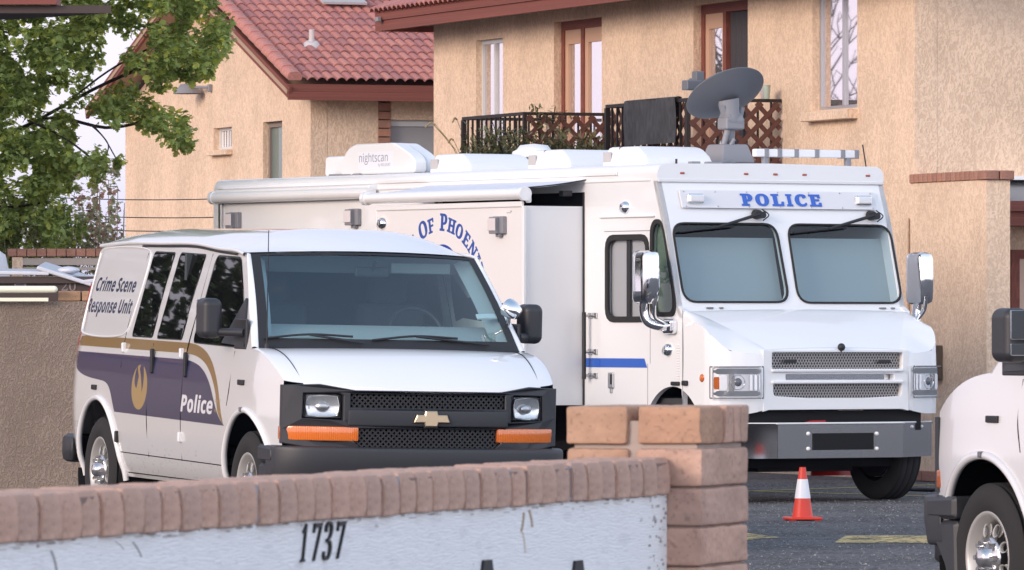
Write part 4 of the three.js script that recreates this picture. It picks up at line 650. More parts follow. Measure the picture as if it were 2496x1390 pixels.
  if (police) {
    P('aerial', [rod([-.868, 1.28, .04], [-.868, 2.06, .03], .0042, 6, .003), at(cyl(.013, .02, .035, 10), -.868, 1.30, .04)], M.black);
    P('spotlight', [at(new THREE.LatheGeometry([[0, -.09], [.06, -.07], [.085, -.01], [.09, .05], [.085, .055], [0, .05]].map((p) => new THREE.Vector2(p[0] * .72, p[1] * .8)), 20), .845, 1.57, .0, -Math.PI / 2 + .5, 0, .5), rod([.85, 1.53, -.06], [.86, 1.46, -.12], .014, 8)], M.chrome);
  }
  // nose
  const fine = (pts) => { const o = []; for (let i = 0; i < pts.length; i++) { const a = pts[i], b = pts[(i + 1) % pts.length], n = Math.max(1, Math.round(Math.hypot(b[0] - a[0], b[1] - a[1]) / .09)); for (let k = 0; k < n; k++) o.push([lerp(a[0], b[0], k / n), lerp(a[1], b[1], k / n)]); } return o; };
  const up = fine([[-.53, .925], [.53, .925], [.53, 1.012], [-.53, 1.012]]), lo = fine([[-.45, .655], [.45, .655], [.5, .70], [.52, .79], [-.52, .79], [-.5, .70]]);
  const hl = (s) => fine(s < 0 ? [[-.825, .85], [-.575, .84], [-.575, 1.0], [-.60, 1.015], [-.82, 1.01]] : [[.575, .84], [.825, .85], [.82, 1.01], [.60, 1.015], [.575, 1.0]]);
  P('grille_frame', nose(at(ext(poly(fine([[-.6, .63], [.6, .63], [.945, .685], [.945, 1.062], [.72, 1.072], [.5, 1.036], [-.5, 1.036], [-.72, 1.072], [-.945, 1.062], [-.945, .685]])), .035, .006, [up, lo, hl(-1), hl(1)].map((h) => poly(h))), 0, 0, -.03)), M.plastic);
  P('grille_bar', nose(rbx(1.1, .105, .03, .012, 0, .858, .012, 24)), M.plastic);
  P('grille_back', nose(new THREE.BoxGeometry(1.88, .36, .004, 24, 1, 1).translate(0, .845, -.065)), M.dark);
  const mesh = (x0, x1, y0, y1) => { const gs = []; for (const s of [1, -1]) for (let c = x0 - (y1 - y0); c < x1 + (y1 - y0); c += .036) { let a = [c, s > 0 ? y0 : y1], b = [c + (y1 - y0), s > 0 ? y1 : y0]; const k = (t) => [t, a[1] + (b[1] - a[1]) * (t - a[0]) / (b[0] - a[0])]; if (b[0] < x0 || a[0] > x1) continue; if (a[0] < x0) a = k(x0); if (b[0] > x1) b = k(x1); const l = Math.hypot(b[0] - a[0], b[1] - a[1]); if (l < .01) continue; gs.push(bx(l, .011, .012, 0, 0, 0).rotateZ(Math.atan2(b[1] - a[1], b[0] - a[0])).translate((a[0] + b[0]) / 2, (a[1] + b[1]) / 2, -.018)); } return nose(merge(gs)); };
  each('grille_mesh', [mesh(-.53, .53, .925, 1.012), mesh(-.51, .51, .66, .79)], M.black, root);
  const tie = [[-.118, .833], [-.046, .833], [-.04, .808], [.04, .808], [.048, .833], [.128, .833], [.108, .883], [.046, .883], [.04, .908], [-.04, .908], [-.046, .883], [-.098, .883]];
  P('emblem', [nose(at(ext(poly(tie), .012, .006), 0, 0, .03))], M.gold); P('emblem_rim', nose(at(ext(poly(tie.map(([x, y]) => [x * 1.12, .858 + (y - .858) * 1.2])), .008, .002), 0, 0, .022)), M.black);
  for (const s of [-1, 1]) {
    const h = P('headlight', nose(warp(rbx(.225, .155, .02, .008, 0, 0, 0, 8), (v) => { v.x += s * .70; v.y += .93; v.z -= .045; })), M.plastic);
    P('reflector', nose(warp(new THREE.SphereGeometry(.12, 24, 10, 0, 2 * Math.PI, 0, Math.PI / 2).rotateX(-Math.PI / 2), (v) => { const k = Math.max(Math.abs(v.x), Math.abs(v.y)), r = Math.hypot(v.x, v.y) || 1, f = lerp(1, r / Math.max(k, 1e-4), .55); v.x *= f * .86; v.y *= f * .6; v.z = .22 * v.z; v.x += s * .70; v.y += .93; v.z += -.005; })), M.lampBowl, h);
    P('bulb', nose(warp(new THREE.SphereGeometry(.03, 14, 10), (v) => { v.z = v.z * .5 - .014; v.x = v.x * 1.4 + s * .70; v.y += .925; })), M.steel, h);
    P('lens', nose(warp(rbx(.215, .148, .009, .004, 0, 0, 0, 8), (v) => { v.x += s * .70; v.y += .93; v.z += .012; })), M.clear, h);
    P('turn_signal', nose(warp(rbx(.475, .094, .05, .012, 0, 0, 0, 14), (v) => { v.y += v.x * s * .0; v.x += s * .711; v.y += .752; v.z -= .012; if (Math.abs(v.x) > .93) v.z -= .02; })), M.amber);
  }
  const bump = (g) => warp(g, (v) => { const k = Math.abs(v.x) / 1.01; v.z += .90 - .14 * k * k - .13 * Math.pow(k, 9); });
  P('bumper', [bump(warp(rbx(2.0, .25, .2, .03, 0, 0, 0, 44), (v) => { v.y += .545; v.z -= .1 + (v.y < .5 ? .03 : 0); })), bump(warp(new THREE.BoxGeometry(1.98, .17, .1, 40, 2, 1), (v) => { v.y += .345; v.z -= .11 + (v.y < .3 ? .05 : 0); v.x *= v.y < .3 ? .8 : .93; }))], M.plastic);
  const tier = (pts, x0, d) => [-1, 1].map((s) => { const g = ext(poly(pts, .025), d, .02).rotateY(-Math.PI / 2); return g.translate(s > 0 ? x0 + d : -x0, 0, 0); });
  each('bumper_end', [...tier([[.30, .555], [.60, .555], [.615, .60], [.60, .66], [.30, .672]], .895, .09), ...tier([[.30, .547], [.60, .547], [.59, .47], [.50, .405], [.42, .31], [.38, .17], [.28, .17]], .885, .09)], M.plastic, root);
  P('rear_bumper', [warp(rbx(2.0, .2, .3, .06, 0, 0, 0, 30, 4, 4), (v) => { const k = Math.abs(v.x) / 1.0; v.y += .50; v.z += -4.48 + .3 * Math.pow(k, 5); })], M.plastic);
  for (const s of [-1, 1]) for (const z of [0, -3.43]) wheel('wheel', root, s * .86, .372, z, s);
  return root;
}
{
  const V = thing('police_van', 'white police crime scene van with purple and gold side livery and black grille', 'van', VANPOSE.pos);
  V.rotation.set(THREE.MathUtils.degToRad(VANPOSE.pitch), THREE.MathUtils.degToRad(VANPOSE.yaw), THREE.MathUtils.degToRad(VANPOSE.roll), 'YXZ');
  buildVan(V, true);
  const W = thing('white_van', 'plain white van cut by the frame edge, showing fender, steel wheel and dark mirror', 'van', [3.2425, 0, -33.887], 203.5);
  buildVan(W, false);
}
// ---------------------------------------------------------------- police command truck
{
  const T = thing('command_truck', 'white police command truck with slide-out room, roof dish and chrome bumper', 'truck', [2.45, 0, -59.15], 32);
  const P = (n, g, m, p = T) => part(n, g, m, p);
  const W = M.white, HW = 1.2, TOP = 2.94;
  const flipZ = (g, x, t) => g.rotateY(-Math.PI / 2).translate(x, 0, 0);   // outline drawn in (z, y); depth runs along -x
  const zy = (pts, r = 0) => poly(pts, r);
  const winO = [[-1.13, 1.575], [-.46, 1.575], [-.46, 2.315], [-1.13, 2.315]], qO = [[-.405, 1.625], [-.05, 1.625], [-.035, 1.75], [-.215, 2.36], [-.26, 2.44], [-.36, 2.44], [-.405, 2.36]];
  const archP = []; for (let i = 0; i <= 20; i++) { const a = Math.PI * i / 20; archP.push([-.08 + .46 * Math.cos(a), .545 + .46 * Math.sin(a)]); }
  const cabOut = [[-1.5, .82], [-.54, .82], [-.54, .55], ...archP.slice().reverse(), [.38, .545], [.38, .80], [.08, .80], [.08, 1.66], [0, 1.70], [-.205, 2.44], [-.335, 2.80], [-1.5, 2.80]];
  // near side of the cab with its window openings, and the plain far side
  P('cab_side', flipZ(ext(zy([[-1.5, .82], [-.54, .82], [-.53, .545], ...archP.slice().reverse(), [.08, .82], [.08, 1.66], [0, 1.70], [-.205, 2.44], [-.335, 2.79], [-1.5, 2.79]]), .05, 0, [zy(winO, .12), zy(qO, .09)]), -HW + .05), W);
  P('cab_side', flipZ(ext(zy([[-8.1, .82], [.08, .82], [.08, 1.66], [0, 1.70], [-.205, 2.44], [-.335, 2.79], [-8.1, 2.79]]), .05), HW), W);
  // box body: rear part, wall strips around the slide-out opening
  P('body_panel', [box2(-HW, -HW + .05, .82, 2.79, -8.1, -7.87), box2(-HW - .025, -HW + .03, .9, 2.70, -7.85, -4.0), box2(-HW, -HW + .05, 2.70, 2.79, -7.87, -4.0), box2(-HW, -HW + .05, .82, .9, -7.87, -4.0), box2(-HW, -HW + .05, 2.71, 2.79, -4.0, -1.5), box2(-HW, HW, .82, 2.79, -8.15, -8.101)], W);
  P('body_trim', [rb(.04, 1.9, .06, .012, -HW - .012, 1.76, -7.98), box2(-HW - .004, -HW + .02, .86, 2.7, -7.875, -7.852)], M.steel);
  P('rear_gap', box2(-HW + .002, -HW + .04, .86, 2.7, -7.9, -7.80), M.dark);
  P('floor', [box2(-HW + .05, HW - .05, .78, .84, -8.1, -.6), box2(-.9, .9, .5, .78, -8, -1.2)], M.dark);
  // roof: rounded long edges
  const rs = new THREE.Shape(); rs.moveTo(-HW, 2.79); rs.lineTo(-HW, 2.85); rs.absarc(-HW + .09, 2.85, .09, Math.PI, Math.PI / 2, true); rs.lineTo(0, 2.955); rs.lineTo(HW - .09, TOP); rs.absarc(HW - .09, 2.85, .09, Math.PI / 2, 0, true); rs.lineTo(HW, 2.79); rs.closePath();
  P('roof', at(new THREE.ExtrudeGeometry(rs, { depth: 7.70, bevelEnabled: true, bevelSize: .0, bevelThickness: .06, bevelSegments: 3, curveSegments: 6 }), 0, 0, -8.08), W);
  P('roof_rail', [rb(.02, .035, 7.1, .008, -HW - .006, 2.865, -4.5), rb(.015, .02, 7.55, .006, -HW - .004, 2.80, -4.2)], M.whiteSat);
  for (const x of [-.94, -.27, .04, .35, 1.03]) P('marker_lamp', [rb(.05, .02, .03, .008, x, 2.86, -.328)], phy([.42, .10, .06], { roughness: .3 }));
  // front of the cab: header, pillars between the two panes
  const fz = (y) => y >= 2.44 ? lerp(-.205, -.335, (y - 2.44) / .35) : y >= 1.70 ? lerp(0, -.205, (y - 1.70) / .74) : lerp(.08, 0, (y - 1.60) / .10);
  const onFront = (g) => warp(g, (v) => { v.z += fz(v.y); });
  const dense = (pts) => { const o = []; for (let i = 0; i < pts.length; i++) { const a = pts[i], b = pts[(i + 1) % pts.length], n = Math.max(1, Math.round(Math.hypot(b[0] - a[0], b[1] - a[1]) / .15)); for (let k = 0; k < n; k++) o.push([lerp(a[0], b[0], k / n), lerp(a[1], b[1], k / n)]); } return o; };
  const wp = (s) => s < 0 ? [[-1.13, 1.735], [-.02, 1.735], [-.04, 2.425], [-1.135, 2.425]] : [[.07, 1.73], [1.185, 1.73], [1.175, 2.42], [.075, 2.425]];
  P('cab_front', [onFront(at(ext(poly([[-HW, 1.70], [HW, 1.70], [HW, 2.44], [-HW, 2.44]]), .05, 0, [poly(wp(-1), .13), poly(wp(1), .13)]), 0, 0, -.05)), onFront(at(ext(poly([[-HW, 2.44], [HW, 2.44], [HW, 2.79], [-HW, 2.79]]), .05), 0, 0, -.05)), onFront(box2(-HW, HW, 1.60, 1.70, -.05, 0))], W);
  P('roof_seam', [rb(2.38, .03, .02, .007, 0, 2.795, -.325)], M.whiteSat);
  for (const s of [-1, 1]) {
    const o = wp(s), cx = (o[0][0] + o[1][0]) / 2, inset = (k) => o.map(([x, y]) => [cx + (x - cx) * (1 - k), 2.08 + (y - 2.08) * (1 - k * 1.5)]);
    const f = P('windshield', onFront(at(ext(poly(inset(-.012), .14, 6), .016, .004, [poly(inset(.022), .12, 6)]), 0, 0, -.006)), M.rubber);
    P('pane', onFront(at(new THREE.ShapeGeometry(poly(inset(.01), .125, 6)), 0, 0, -.008)), M.truckGlass, f);
    P('shade', onFront(at(grid(40, 4, (u, v) => [o[0][0] - .03 + (o[1][0] - o[0][0] + .04) * u, 1.70 + v * .60, .0012 * Math.sin(u * 9 + s)]), 0, 0, -.13)), std([.49, .505, .49], { roughness: .9 }));
    const wx = s < 0 ? -.24 : .98, ends = s < 0 ? [-1.08, -.5] : [.12, .70];
    const pF = (x, y, o) => [x, y, fz(y) + o];
    P('wiper', [at(cyl(.038, .045, .06, 14), wx, 2.505, fz(2.505) + .04, Math.PI / 2), at(cyl(.03, .03, .05, 14), wx + .045, 2.50, fz(2.5) + .045, Math.PI / 2), rod(pF(wx, 2.505, .07), pF(lerp(ends[0], ends[1], .66), 2.385, .035), .016, 8, .011), tube([pF(ends[0], 2.345, .02), pF(lerp(ends[0], ends[1], .5), 2.375, .026), pF(ends[1], 2.40, .02)], .01, 16, 5), tube([pF(wx + .05, 2.55, .05), pF(wx + .1, 2.5, .07), pF(wx + .04, 2.45, .05)], .006, 10, 5)], M.black);
  }
  P('cab_interior', [box2(-1.14, 1.14, .9, 2.7, -1.45, -1.4), box2(-1.14, 1.14, 2.6, 2.7, -1.4, -.4), box2(-1.1, 1.1, .85, .9, -1.4, 0), box2(-1.14, 1.14, 1.6, 1.7, -.4, -.08)], std([.05, .05, .055]));
  // name board across the brow
  const board = P('name_board', warp(new THREE.BoxGeometry(2.06, .155, .02, 1, 1, 1), (v) => { v.y += 2.635; v.x += .03; v.z += fz(v.y) + .018; }), phy([.72, .72, .74], { roughness: .4 }));
  const pf = await new FontLoader().loadAsync('fonts/droid/droid_serif_bold.typeface.json');
  { let x = -.375; for (const ch of 'POLICE') { const g = new TextGeometry(ch, { font: pf, size: .098, depth: .006, curveSegments: 6, bevelEnabled: true, bevelSize: .005, bevelThickness: .001, bevelSegments: 1 }); g.computeBoundingBox(); const w = g.boundingBox.max.x - g.boundingBox.min.x, sx = ch === 'I' ? 1.1 : 1.38; warp(g, (v) => { v.x = (v.x - g.boundingBox.min.x) * sx + x; v.y += 2.585; v.z += fz(v.y) + .029; }); P('letter', g, M.blue, board); x += w * sx + .03; } }
  P('rivet', Array.from({ length: 7 }, (_, i) => [-.96 + i * .33, 0]).flatMap(([x]) => [2.70, 2.572].map((y) => at(new THREE.SphereGeometry(.007, 6, 4), x, y, fz(y) + .03))), M.steel, board);
  for (const x of [-.86, .92]) { const l = P('warning_lamp', rb(.17, .09, .045, .02, x, 2.637, fz(2.637) + .045, 3), M.chrome, board); P('lens', rb(.145, .066, .03, .02, x, 2.637, fz(2.637) + .06, 3), phy([.75, .74, .74], { roughness: .12, clearcoat: 1 }), board); }
  // hood and nose
  const plan = (t) => { // outline of the nose from one side round to the other, t in 0..1
    const pts = [[-1.2, .08], [-1.2, .25], [-1.2, .40], [-1.185, .48], [-1.14, .555], [-1.06, .605], [-.95, .64], [-.82, .665], [-.76, .67]]; const n = pts.length - 1, k = Math.min(1, t) * n, i = Math.min(n - 1, Math.floor(k)), f = k - i; return [lerp(pts[i][0], pts[i + 1][0], f), lerp(pts[i][1], pts[i + 1][1], f)]; };
  const lowY = (t) => t > .62 ? lerp(.765, .80, sstep(t, .7, 1)) : .765;
  const edgeY = (t) => { const [x, z] = plan(t); return t < .30 ? lerp(1.62, 1.50, t / .30) : t < .62 ? lerp(1.50, 1.315, (t - .3) / .32) : lerp(1.315, 1.275, (t - .62) / .38); };
  for (const s of [-1, 1]) {
    P('nose_corner', grid(40, 16, (u, v) => { const [x, z] = plan(u), hi = edgeY(u); let y = lerp(lowY(u), hi, v); if (z < .36) { const d = z + .08, a = Math.abs(d) < .455 ? .545 + Math.sqrt(.455 * .455 - d * d) : 0; y = lerp(Math.max(lowY(u), a), hi, v); } return [s * -x, y, z + .012 * Math.sin(v * Math.PI)]; }), W);
    // chamfer facet between the side and the top of the hood
    P('hood_facet', grid(20, 6, (u, v) => { const [x, z] = plan(u), a = [s * -x, edgeY(u), z]; const tx = lerp(1.15, .70, u), tz = lerp(.08, .63, u), ty = lerp(1.655, 1.325, Math.pow(u, 1.25)); return [lerp(a[0], s * tx, v), lerp(a[1], ty, v) + .012 * Math.sin(v * Math.PI), lerp(a[2], tz, v)]; }), W);
  }
  P('hood', [grid(20, 20, (u, v) => { const hw = lerp(1.15, .70, v), x = lerp(-hw, hw, u); return [x, lerp(1.655, 1.325, Math.pow(v, 1.25)) + .018 * (1 - (2 * u - 1) ** 2), lerp(.08, .63, v)]; }), grid(20, 4, (u, v) => { const x = lerp(-.70, .70, u) * lerp(1, 1.09, v), y0 = 1.325 + .018 * (1 - (2 * u - 1) ** 2); return [x, lerp(y0, 1.30, v * v), .63 + .04 * Math.sin(v * Math.PI / 2)]; }), ...[-1, 1].map((s) => grid(3, 3, (u, v) => { const a = [s * lerp(.70, .763, v), lerp(1.325, 1.30, v), .63 + .04 * v], b = [s * .76, 1.275, .67]; return [lerp(a[0], b[0], u), lerp(a[1], b[1], u), lerp(a[2], b[2], u)]; }))], W);
  const g1 = [[-.672, 1.16], [.70, 1.155], [.705, 1.30], [-.672, 1.305]].map(([x, y]) => [x, y - .002]), g2 = [[-.655, .925], [-.3, .905], [.3, .903], [.69, .92], [.695, 1.03], [-.66, 1.032]], sl = [[-.53, 1.062], [.61, 1.06], [.61, 1.112], [-.53, 1.114]];
  P('nose_front', at(ext(poly([[-.765, .79], [-.70, .805], [.70, .805], [.765, .79], [.765, 1.32], [-.765, 1.32]]), .06, .004, [poly(g1, .02), poly(g2, .03), poly(sl, .012)]), 0, 0, .612), W);
  P('grille_surround', [[-.68, .70, 1.143], [-.68, .70, 1.043]].map(([a, b, y]) => rb(b - a, .028, .03, .01, (a + b) / 2, y, .682)), W);
  P('radiator', box2(-.76, .76, .8, 1.3, .5, .53), M.dark);
  const hex = (pts) => { const gs = []; const x0 = pts[0][0], x1 = pts[1][0], ys = pts.map((p) => p[1]), y0 = Math.min(...ys) - .004, y1 = Math.max(...ys) + .004; for (const s of [1, -1]) for (let c = x0 - (y1 - y0) * .6; c < x1 + .1; c += .029) { const dx = (y1 - y0) * .6; let a = [c, s > 0 ? y0 : y1], b = [c + dx, s > 0 ? y1 : y0]; if (b[0] < x0 || a[0] > x1) continue; const kk = (t) => [t, a[1] + (b[1] - a[1]) * (t - a[0]) / (b[0] - a[0])]; if (a[0] < x0) a = kk(x0); if (b[0] > x1) b = kk(x1); const l = Math.hypot(b[0] - a[0], b[1] - a[1]); gs.push(bx(l, .0075, .008, 0, 0, 0).rotateZ(Math.atan2(b[1] - a[1], b[0] - a[0])).translate((a[0] + b[0]) / 2, (a[1] + b[1]) / 2, .625)); } return gs; };
  const gm = P('grille_mesh', hex(g1), M.greyGrille = std([.40, .38, .37], { metalness: .6, roughness: .4 })); P('grille_mesh', hex([[-.66, .93], [.695, .93], [.69, 1.03], [-.66, .903]]), M.greyGrille);
  each('grille_lamp', [rb(.13, .03, .01, .004, -.47, 1.225, .66), rb(.13, .03, .01, .004, .52, 1.22, .66)], M.black, T);
  P('chrome_slot', box2(-.54, .62, 1.055, 1.12, .59, .6), M.chrome);
  P('camera_knob', [at(new THREE.SphereGeometry(.034, 16, 12), .05, 1.345, .68), rod([.05, 1.31, .66], [.05, 1.35, .68], .02)], M.black);
  P('hood_latch', [rb(.07, .015, .02, .004, -.88, 1.685, .02), rb(.04, .015, .02, .004, -.76, 1.685, .02), rb(.07, .015, .02, .004, .95, 1.685, .02), rb(.04, .015, .02, .004, 1.06, 1.685, .02)], M.greyPaint);
  // headlights wrap the corners
  for (const s of [-1, 1]) {
    const pat = (t0, t1, y0, y1, off, nu = 20) => grid(nu, 6, (u, v) => { const t = lerp(t0, t1, u), [x, z] = plan(t), [x2, z2] = plan(Math.min(t + .01, 1)), [x1, z1] = plan(Math.max(t - .01, 0)); let nx = -(z2 - z1), nz = (x2 - x1); const l = Math.hypot(nx, nz); nx /= l; nz /= l; const r = Math.min(u, 1 - u) < .08 ? .012 : 0; return [s * -(x + nx * off), lerp(y0 + r, y1 - r, v), z + nz * off + .012 * .8]; });
    const h = P('headlight', pat(.40, .94, .91, 1.175, .006), phy([.62, .62, .64], { metalness: .3, roughness: .25, clearcoat: 1, clearcoatRoughness: .03 }));
    P('reflector', [pat(.42, .92, 1.115, 1.16, .011), pat(.42, .92, .925, .97, .011), pat(.60, .66, .97, 1.115, .010)], M.facet = std([.8, .8, .82], { metalness: .2, roughness: .2, bumpMap: tex(128, (u, v) => Math.abs(((u * 10 + v * 2) % 1) - .5) * 2, .25), bumpScale: .05 }), h);
    P('side_reflector', pat(.425, .50, .985, 1.09, .012), M.amber, h);
    const [lx, lz] = plan(.70);
    P('projector', [at(new THREE.LatheGeometry([[0, .0], [.03, .005], [.055, .03], [.062, .05], [.066, .05], [.07, 0]].map((p) => new THREE.Vector2(...p)), 24).rotateX(Math.PI / 2), s * -lx, 1.045, lz - .03, 0, s * .25)], M.chrome, h); P('bulb', at(new THREE.SphereGeometry(.045, 18, 12), s * -lx, 1.045, lz - .012), phy([.12, .13, .15], { roughness: .03 }), h);
    each('housing', [pat(.50, .585, .975, 1.11, .012), ...[.81, .85, .89].map((t) => pat(t - .012, t + .012, .975, 1.11, .016, 4))], M.bright, h);
    P('lens_rim', [pat(.395, .945, 1.172, 1.182, .04), pat(.395, .945, .903, .913, .04), pat(.385, .402, .905, 1.18, .04), pat(.938, .955, .905, 1.18, .04)], M.greyMetal, h);
    P('corner_marker', at(new THREE.SphereGeometry(.036, 16, 10).scale(.4, 1, 1), s * 1.2, 1.08, .38), M.amber);
  }
  // bumper: bright plate, angled ends, licence recess
  const bp = [[-1.2, .40], [-.66, .74], [.66, .74], [1.2, .40]];
  const bars = []; for (let i = 0; i < 3; i++) { const a = bp[i], b = bp[i + 1], l = Math.hypot(b[0] - a[0], b[1] - a[1]); bars.push(bx(l, .295, .014, (a[0] + b[0]) / 2, .535, (a[1] + b[1]) / 2, -Math.atan2(b[1] - a[1], b[0] - a[0])), bx(l, .014, .07, (a[0] + b[0]) / 2, .683, (a[1] + b[1]) / 2 - .028, -Math.atan2(b[1] - a[1], b[0] - a[0]))); }
  P('bumper_edge', [0, 1, 2].map((i) => { const a = bp[i], b = bp[i + 1]; return rod([a[0], .688, a[1] + .004], [b[0], .688, b[1] + .004], .0085, 8); }), M.whiteSat); P('bumper', bars, M.bumperChrome = std([.80, .78, .77], { metalness: 1, roughness: .05 }));
  const lp = P('licence_recess', rb(.64, .145, .012, .004, .02, .53, .75), M.dark); each('bolt', [[-.345, .60], [.375, .595], [-.345, .47], [.375, .465]].map(([x, y]) => at(new THREE.SphereGeometry(.017, 10, 6), x, y, .75)), M.whiteSat, lp);
  P('end_bolt', [.1, .45].map((k) => at(new THREE.SphereGeometry(.014, 8, 6), lerp(.66, 1.2, k + .2), .65, lerp(.74, .40, k + .2) + .01)), M.whiteSat);
  P('chassis', [box2(-.95, .95, .62, .79, .2, .6), box2(-.9, .9, .3, .6, -.3, .3), box2(-.5, .5, .26, .4, -.7, .2), box2(-.9, .9, .42, .82, -3, -.6)], M.dark);
  each('tow_hook', [tube([[-.3, .62, .55], [-.3, .69, .66], [-.12, .70, .68]], .014, 10, 6)], phy([.30, .015, .015], { roughness: .4 }), T);
  for (const s of [-1, 1]) wheel('wheel', T, s * .98, .415, 0, s, .415, .27, .26);
  for (const s of [-1, 1]) wheel('wheel', T, s * .98, .415, -5.4, s, .415, .27, .26);
  P('mud_flap', box2(.62, 1.1, .2, .55, -.62, -.60), M.red);
  // side windows
  const so = P('cab_window', flipZ(ext(zy(winO.map(([a, b]) => [-.795 + (a + .795) * 1.04, 1.945 + (b - 1.945) * 1.04]), .13), .02, .004, [zy(winO.map(([a, b]) => [-.795 + (a + .795) * .90, 1.945 + (b - 1.945) * .90]), .09)]), -HW + .008), M.rubber);
  P('pane', flipZ(new THREE.ShapeGeometry(zy(winO, .12)), -HW + .018), M.clear, so);
  P('blind', [box2(-HW + .04, -HW + .045, 1.58, 2.31, -1.12, -.83), box2(-HW + .036, -HW + .041, 1.58, 2.31, -.77, -.46)], std([.40, .40, .42]), so); P('mullion', box2(-HW + .012, -HW + .03, 1.59, 2.3, -.83, -.77), M.black, so);
  const qo = P('quarter_window', flipZ(ext(zy(qO.map(([a, b]) => [-.225 + (a + .225) * 1.09, 2.03 + (b - 2.03) * 1.04]), .1), .02, .004, [zy(qO.map(([a, b]) => [-.225 + (a + .225) * .86, 2.03 + (b - 2.03) * .94]), .08)]), -HW + .008), M.rubber);
  P('pane', flipZ(new THREE.ShapeGeometry(zy(qO, .09)), -HW + .018), M.glassGreen = phy([.72, .82, .77], { transmission: 1, thickness: 0, roughness: 0 }), qo);
  P('inside_liner', [flipZ(new THREE.ShapeGeometry(zy(qO.map(([a, b]) => [-.225 + (a + .225) * .98, 2.03 + (b - 2.03) * .98]), .09)), -HW + .044)], std([.22, .255, .23]), qo);
  // door details
  P('door_seam', [box2(-HW - .002, -HW + .002, .82, 1.2, -.475, -.47), box2(-HW - .002, -HW + .002, 1.2, 2.36, -.435, -.43), box2(-HW - .002, -HW + .002, 2.355, 2.362, -1.17, -.435), box2(-HW - .002, -HW + .002, .82, 1.66, .076, .082)], M.greyPaint);
  P('drip_strip', rb(.03, .016, .87, .006, -HW - .008, 2.485, -.79), M.whiteSat);
  P('grab_handle', [rod([-HW - .075, 1.06, -1.385], [-HW - .075, 1.65, -1.385], .019, 8)], M.black);
  P('handle_mount', [1.09, 1.30, 1.62].flatMap((y) => [rod([-HW, y, -1.385], [-HW - .08, y, -1.385], .013, 8), rb(.02, .05, .07, .006, -HW - .006, y, -1.27 - .115), rb(.02, .05, .05, .006, -HW - .006, y, -1.30), rod([-HW - .03, y, -1.385], [-HW - .012, y, -1.30], .009, 6)]), M.steel);
  P('blue_stripe', [box2(-HW - .0035, -HW - .0005, 1.165, 1.245, -1.495, -1.24), box2(-HW - .0035, -HW - .0005, 1.165, 1.245, -1.236, -.60), at(clean(new THREE.ExtrudeGeometry(poly([[0, 0], [.12, 0], [.075, .08], [0, .08]]), { depth: .003, bevelEnabled: false })).rotateY(-Math.PI / 2), -HW - .0005, 1.165, -.60)], M.blue);
  P('door_latch', [rb(.02, .14, .085, .012, -HW - .008, 1.05, -1.05), rb(.012, .05, .03, .005, -HW - .008, .965, -1.05)], M.steel); P('latch_slot', rb(.012, .09, .03, .006, -HW - .016, 1.06, -1.035), M.black);
  P('hinge_latch', [rb(.03, .035, .12, .01, -HW - .012, 1.03, -.02), rb(.03, .045, .08, .012, -HW - .012, 1.035, .13)], M.black);
  P('side_louver', Array.from({ length: 14 }, (_, i) => rb(.008, .008, .05, .003, -HW - .003, 1.36 - i * .022, .01)), M.whiteSat);
  const dome = (y, z, x = -HW) => { const l = P('side_lamp', [at(new THREE.LatheGeometry([[0, .05], [.035, .046], [.052, .025], [.058, 0]].map((p) => new THREE.Vector2(...p)), 18), x, y, z, 0, 0, Math.PI / 2)], M.chrome); P('lens', at(new THREE.SphereGeometry(.036, 14, 8), x - .035, y - .012, z), M.clear, l); };
  dome(2.565, -.82); dome(1.32, -.14);
  // slide-out room
  const SX = -1.82, S = P('slide_out', [box2(SX, -HW + .02, .83, 2.585, -1.53, -1.51), box2(SX, -HW + .02, .83, 2.585, -4.0, -3.98), box2(SX, SX + .02, .83, 2.585, -3.98, -1.53), box2(SX + .02, -HW, .83, .86, -3.98, -1.53), box2(SX + .02, -HW, 2.55, 2.58, -3.98, -1.53)], M.slideWhite = phy([.80, .80, .80], { roughness: .42 }));
  P('outer_face', (() => { const g = grid(1, 1, (u, v) => [SX - .012, lerp(.83, 2.585, v), lerp(-4.02, -1.5, u)]); return g; })(), std([1, 1, 1], { roughness: .45, map: canvasTex(2048, 1424, (c, w, h) => {
    c.fillStyle = '#e6e2e0'; c.fillRect(0, 0, w, h); const k = w / 2.52, X = (z) => (z + 4.02) * k, Y = (y) => (2.585 - y) * k;
    c.fillStyle = '#1c3f9c'; c.beginPath(); c.arc(X(-2.87), Y(1.95), .31 * k, 0, 7); c.fill(); c.fillStyle = '#e6e2e0'; c.beginPath(); c.arc(X(-2.87), Y(1.93), .2 * k, 0, 7); c.fill();
    const s = 'CITY OF PHOENIX', cx = X(-2.9), cy = Y(1.70), R = .685 * k, a0 = -74, a1 = 70; c.textAlign = 'center';
    const wd = [...s].map((q) => q === ' ' ? .55 : q === 'I' ? .62 : 1), tot = wd.reduce((a, b) => a + b, 0); let acc = 0;
    [...s].forEach((q, i) => { const t = acc + wd[i] / 2; acc += wd[i]; if (q === ' ') return; const a = lerp(a0, a1, t / tot) * Math.PI / 180, big = 'COP'.includes(q) && (i === 0 || s[i - 1] === ' '); c.save(); c.translate(cx + R * Math.sin(a), cy - R * Math.cos(a)); c.rotate(a); c.font = `bold ${Math.round((big ? .205 : .17) * k)}px serif`; c.fillStyle = '#2a4c9e'; c.strokeStyle = '#2a4c9e'; c.lineWidth = 8; c.fillText(q, 0, 0); c.strokeText(q, 0, 0); c.restore(); });
    c.fillStyle = '#a9a6a6'; c.fillRect(X(-1.78), Y(2.53), 60, 6); c.fillRect(X(-1.72), Y(2.545), 22, 10);
  }) }), S);
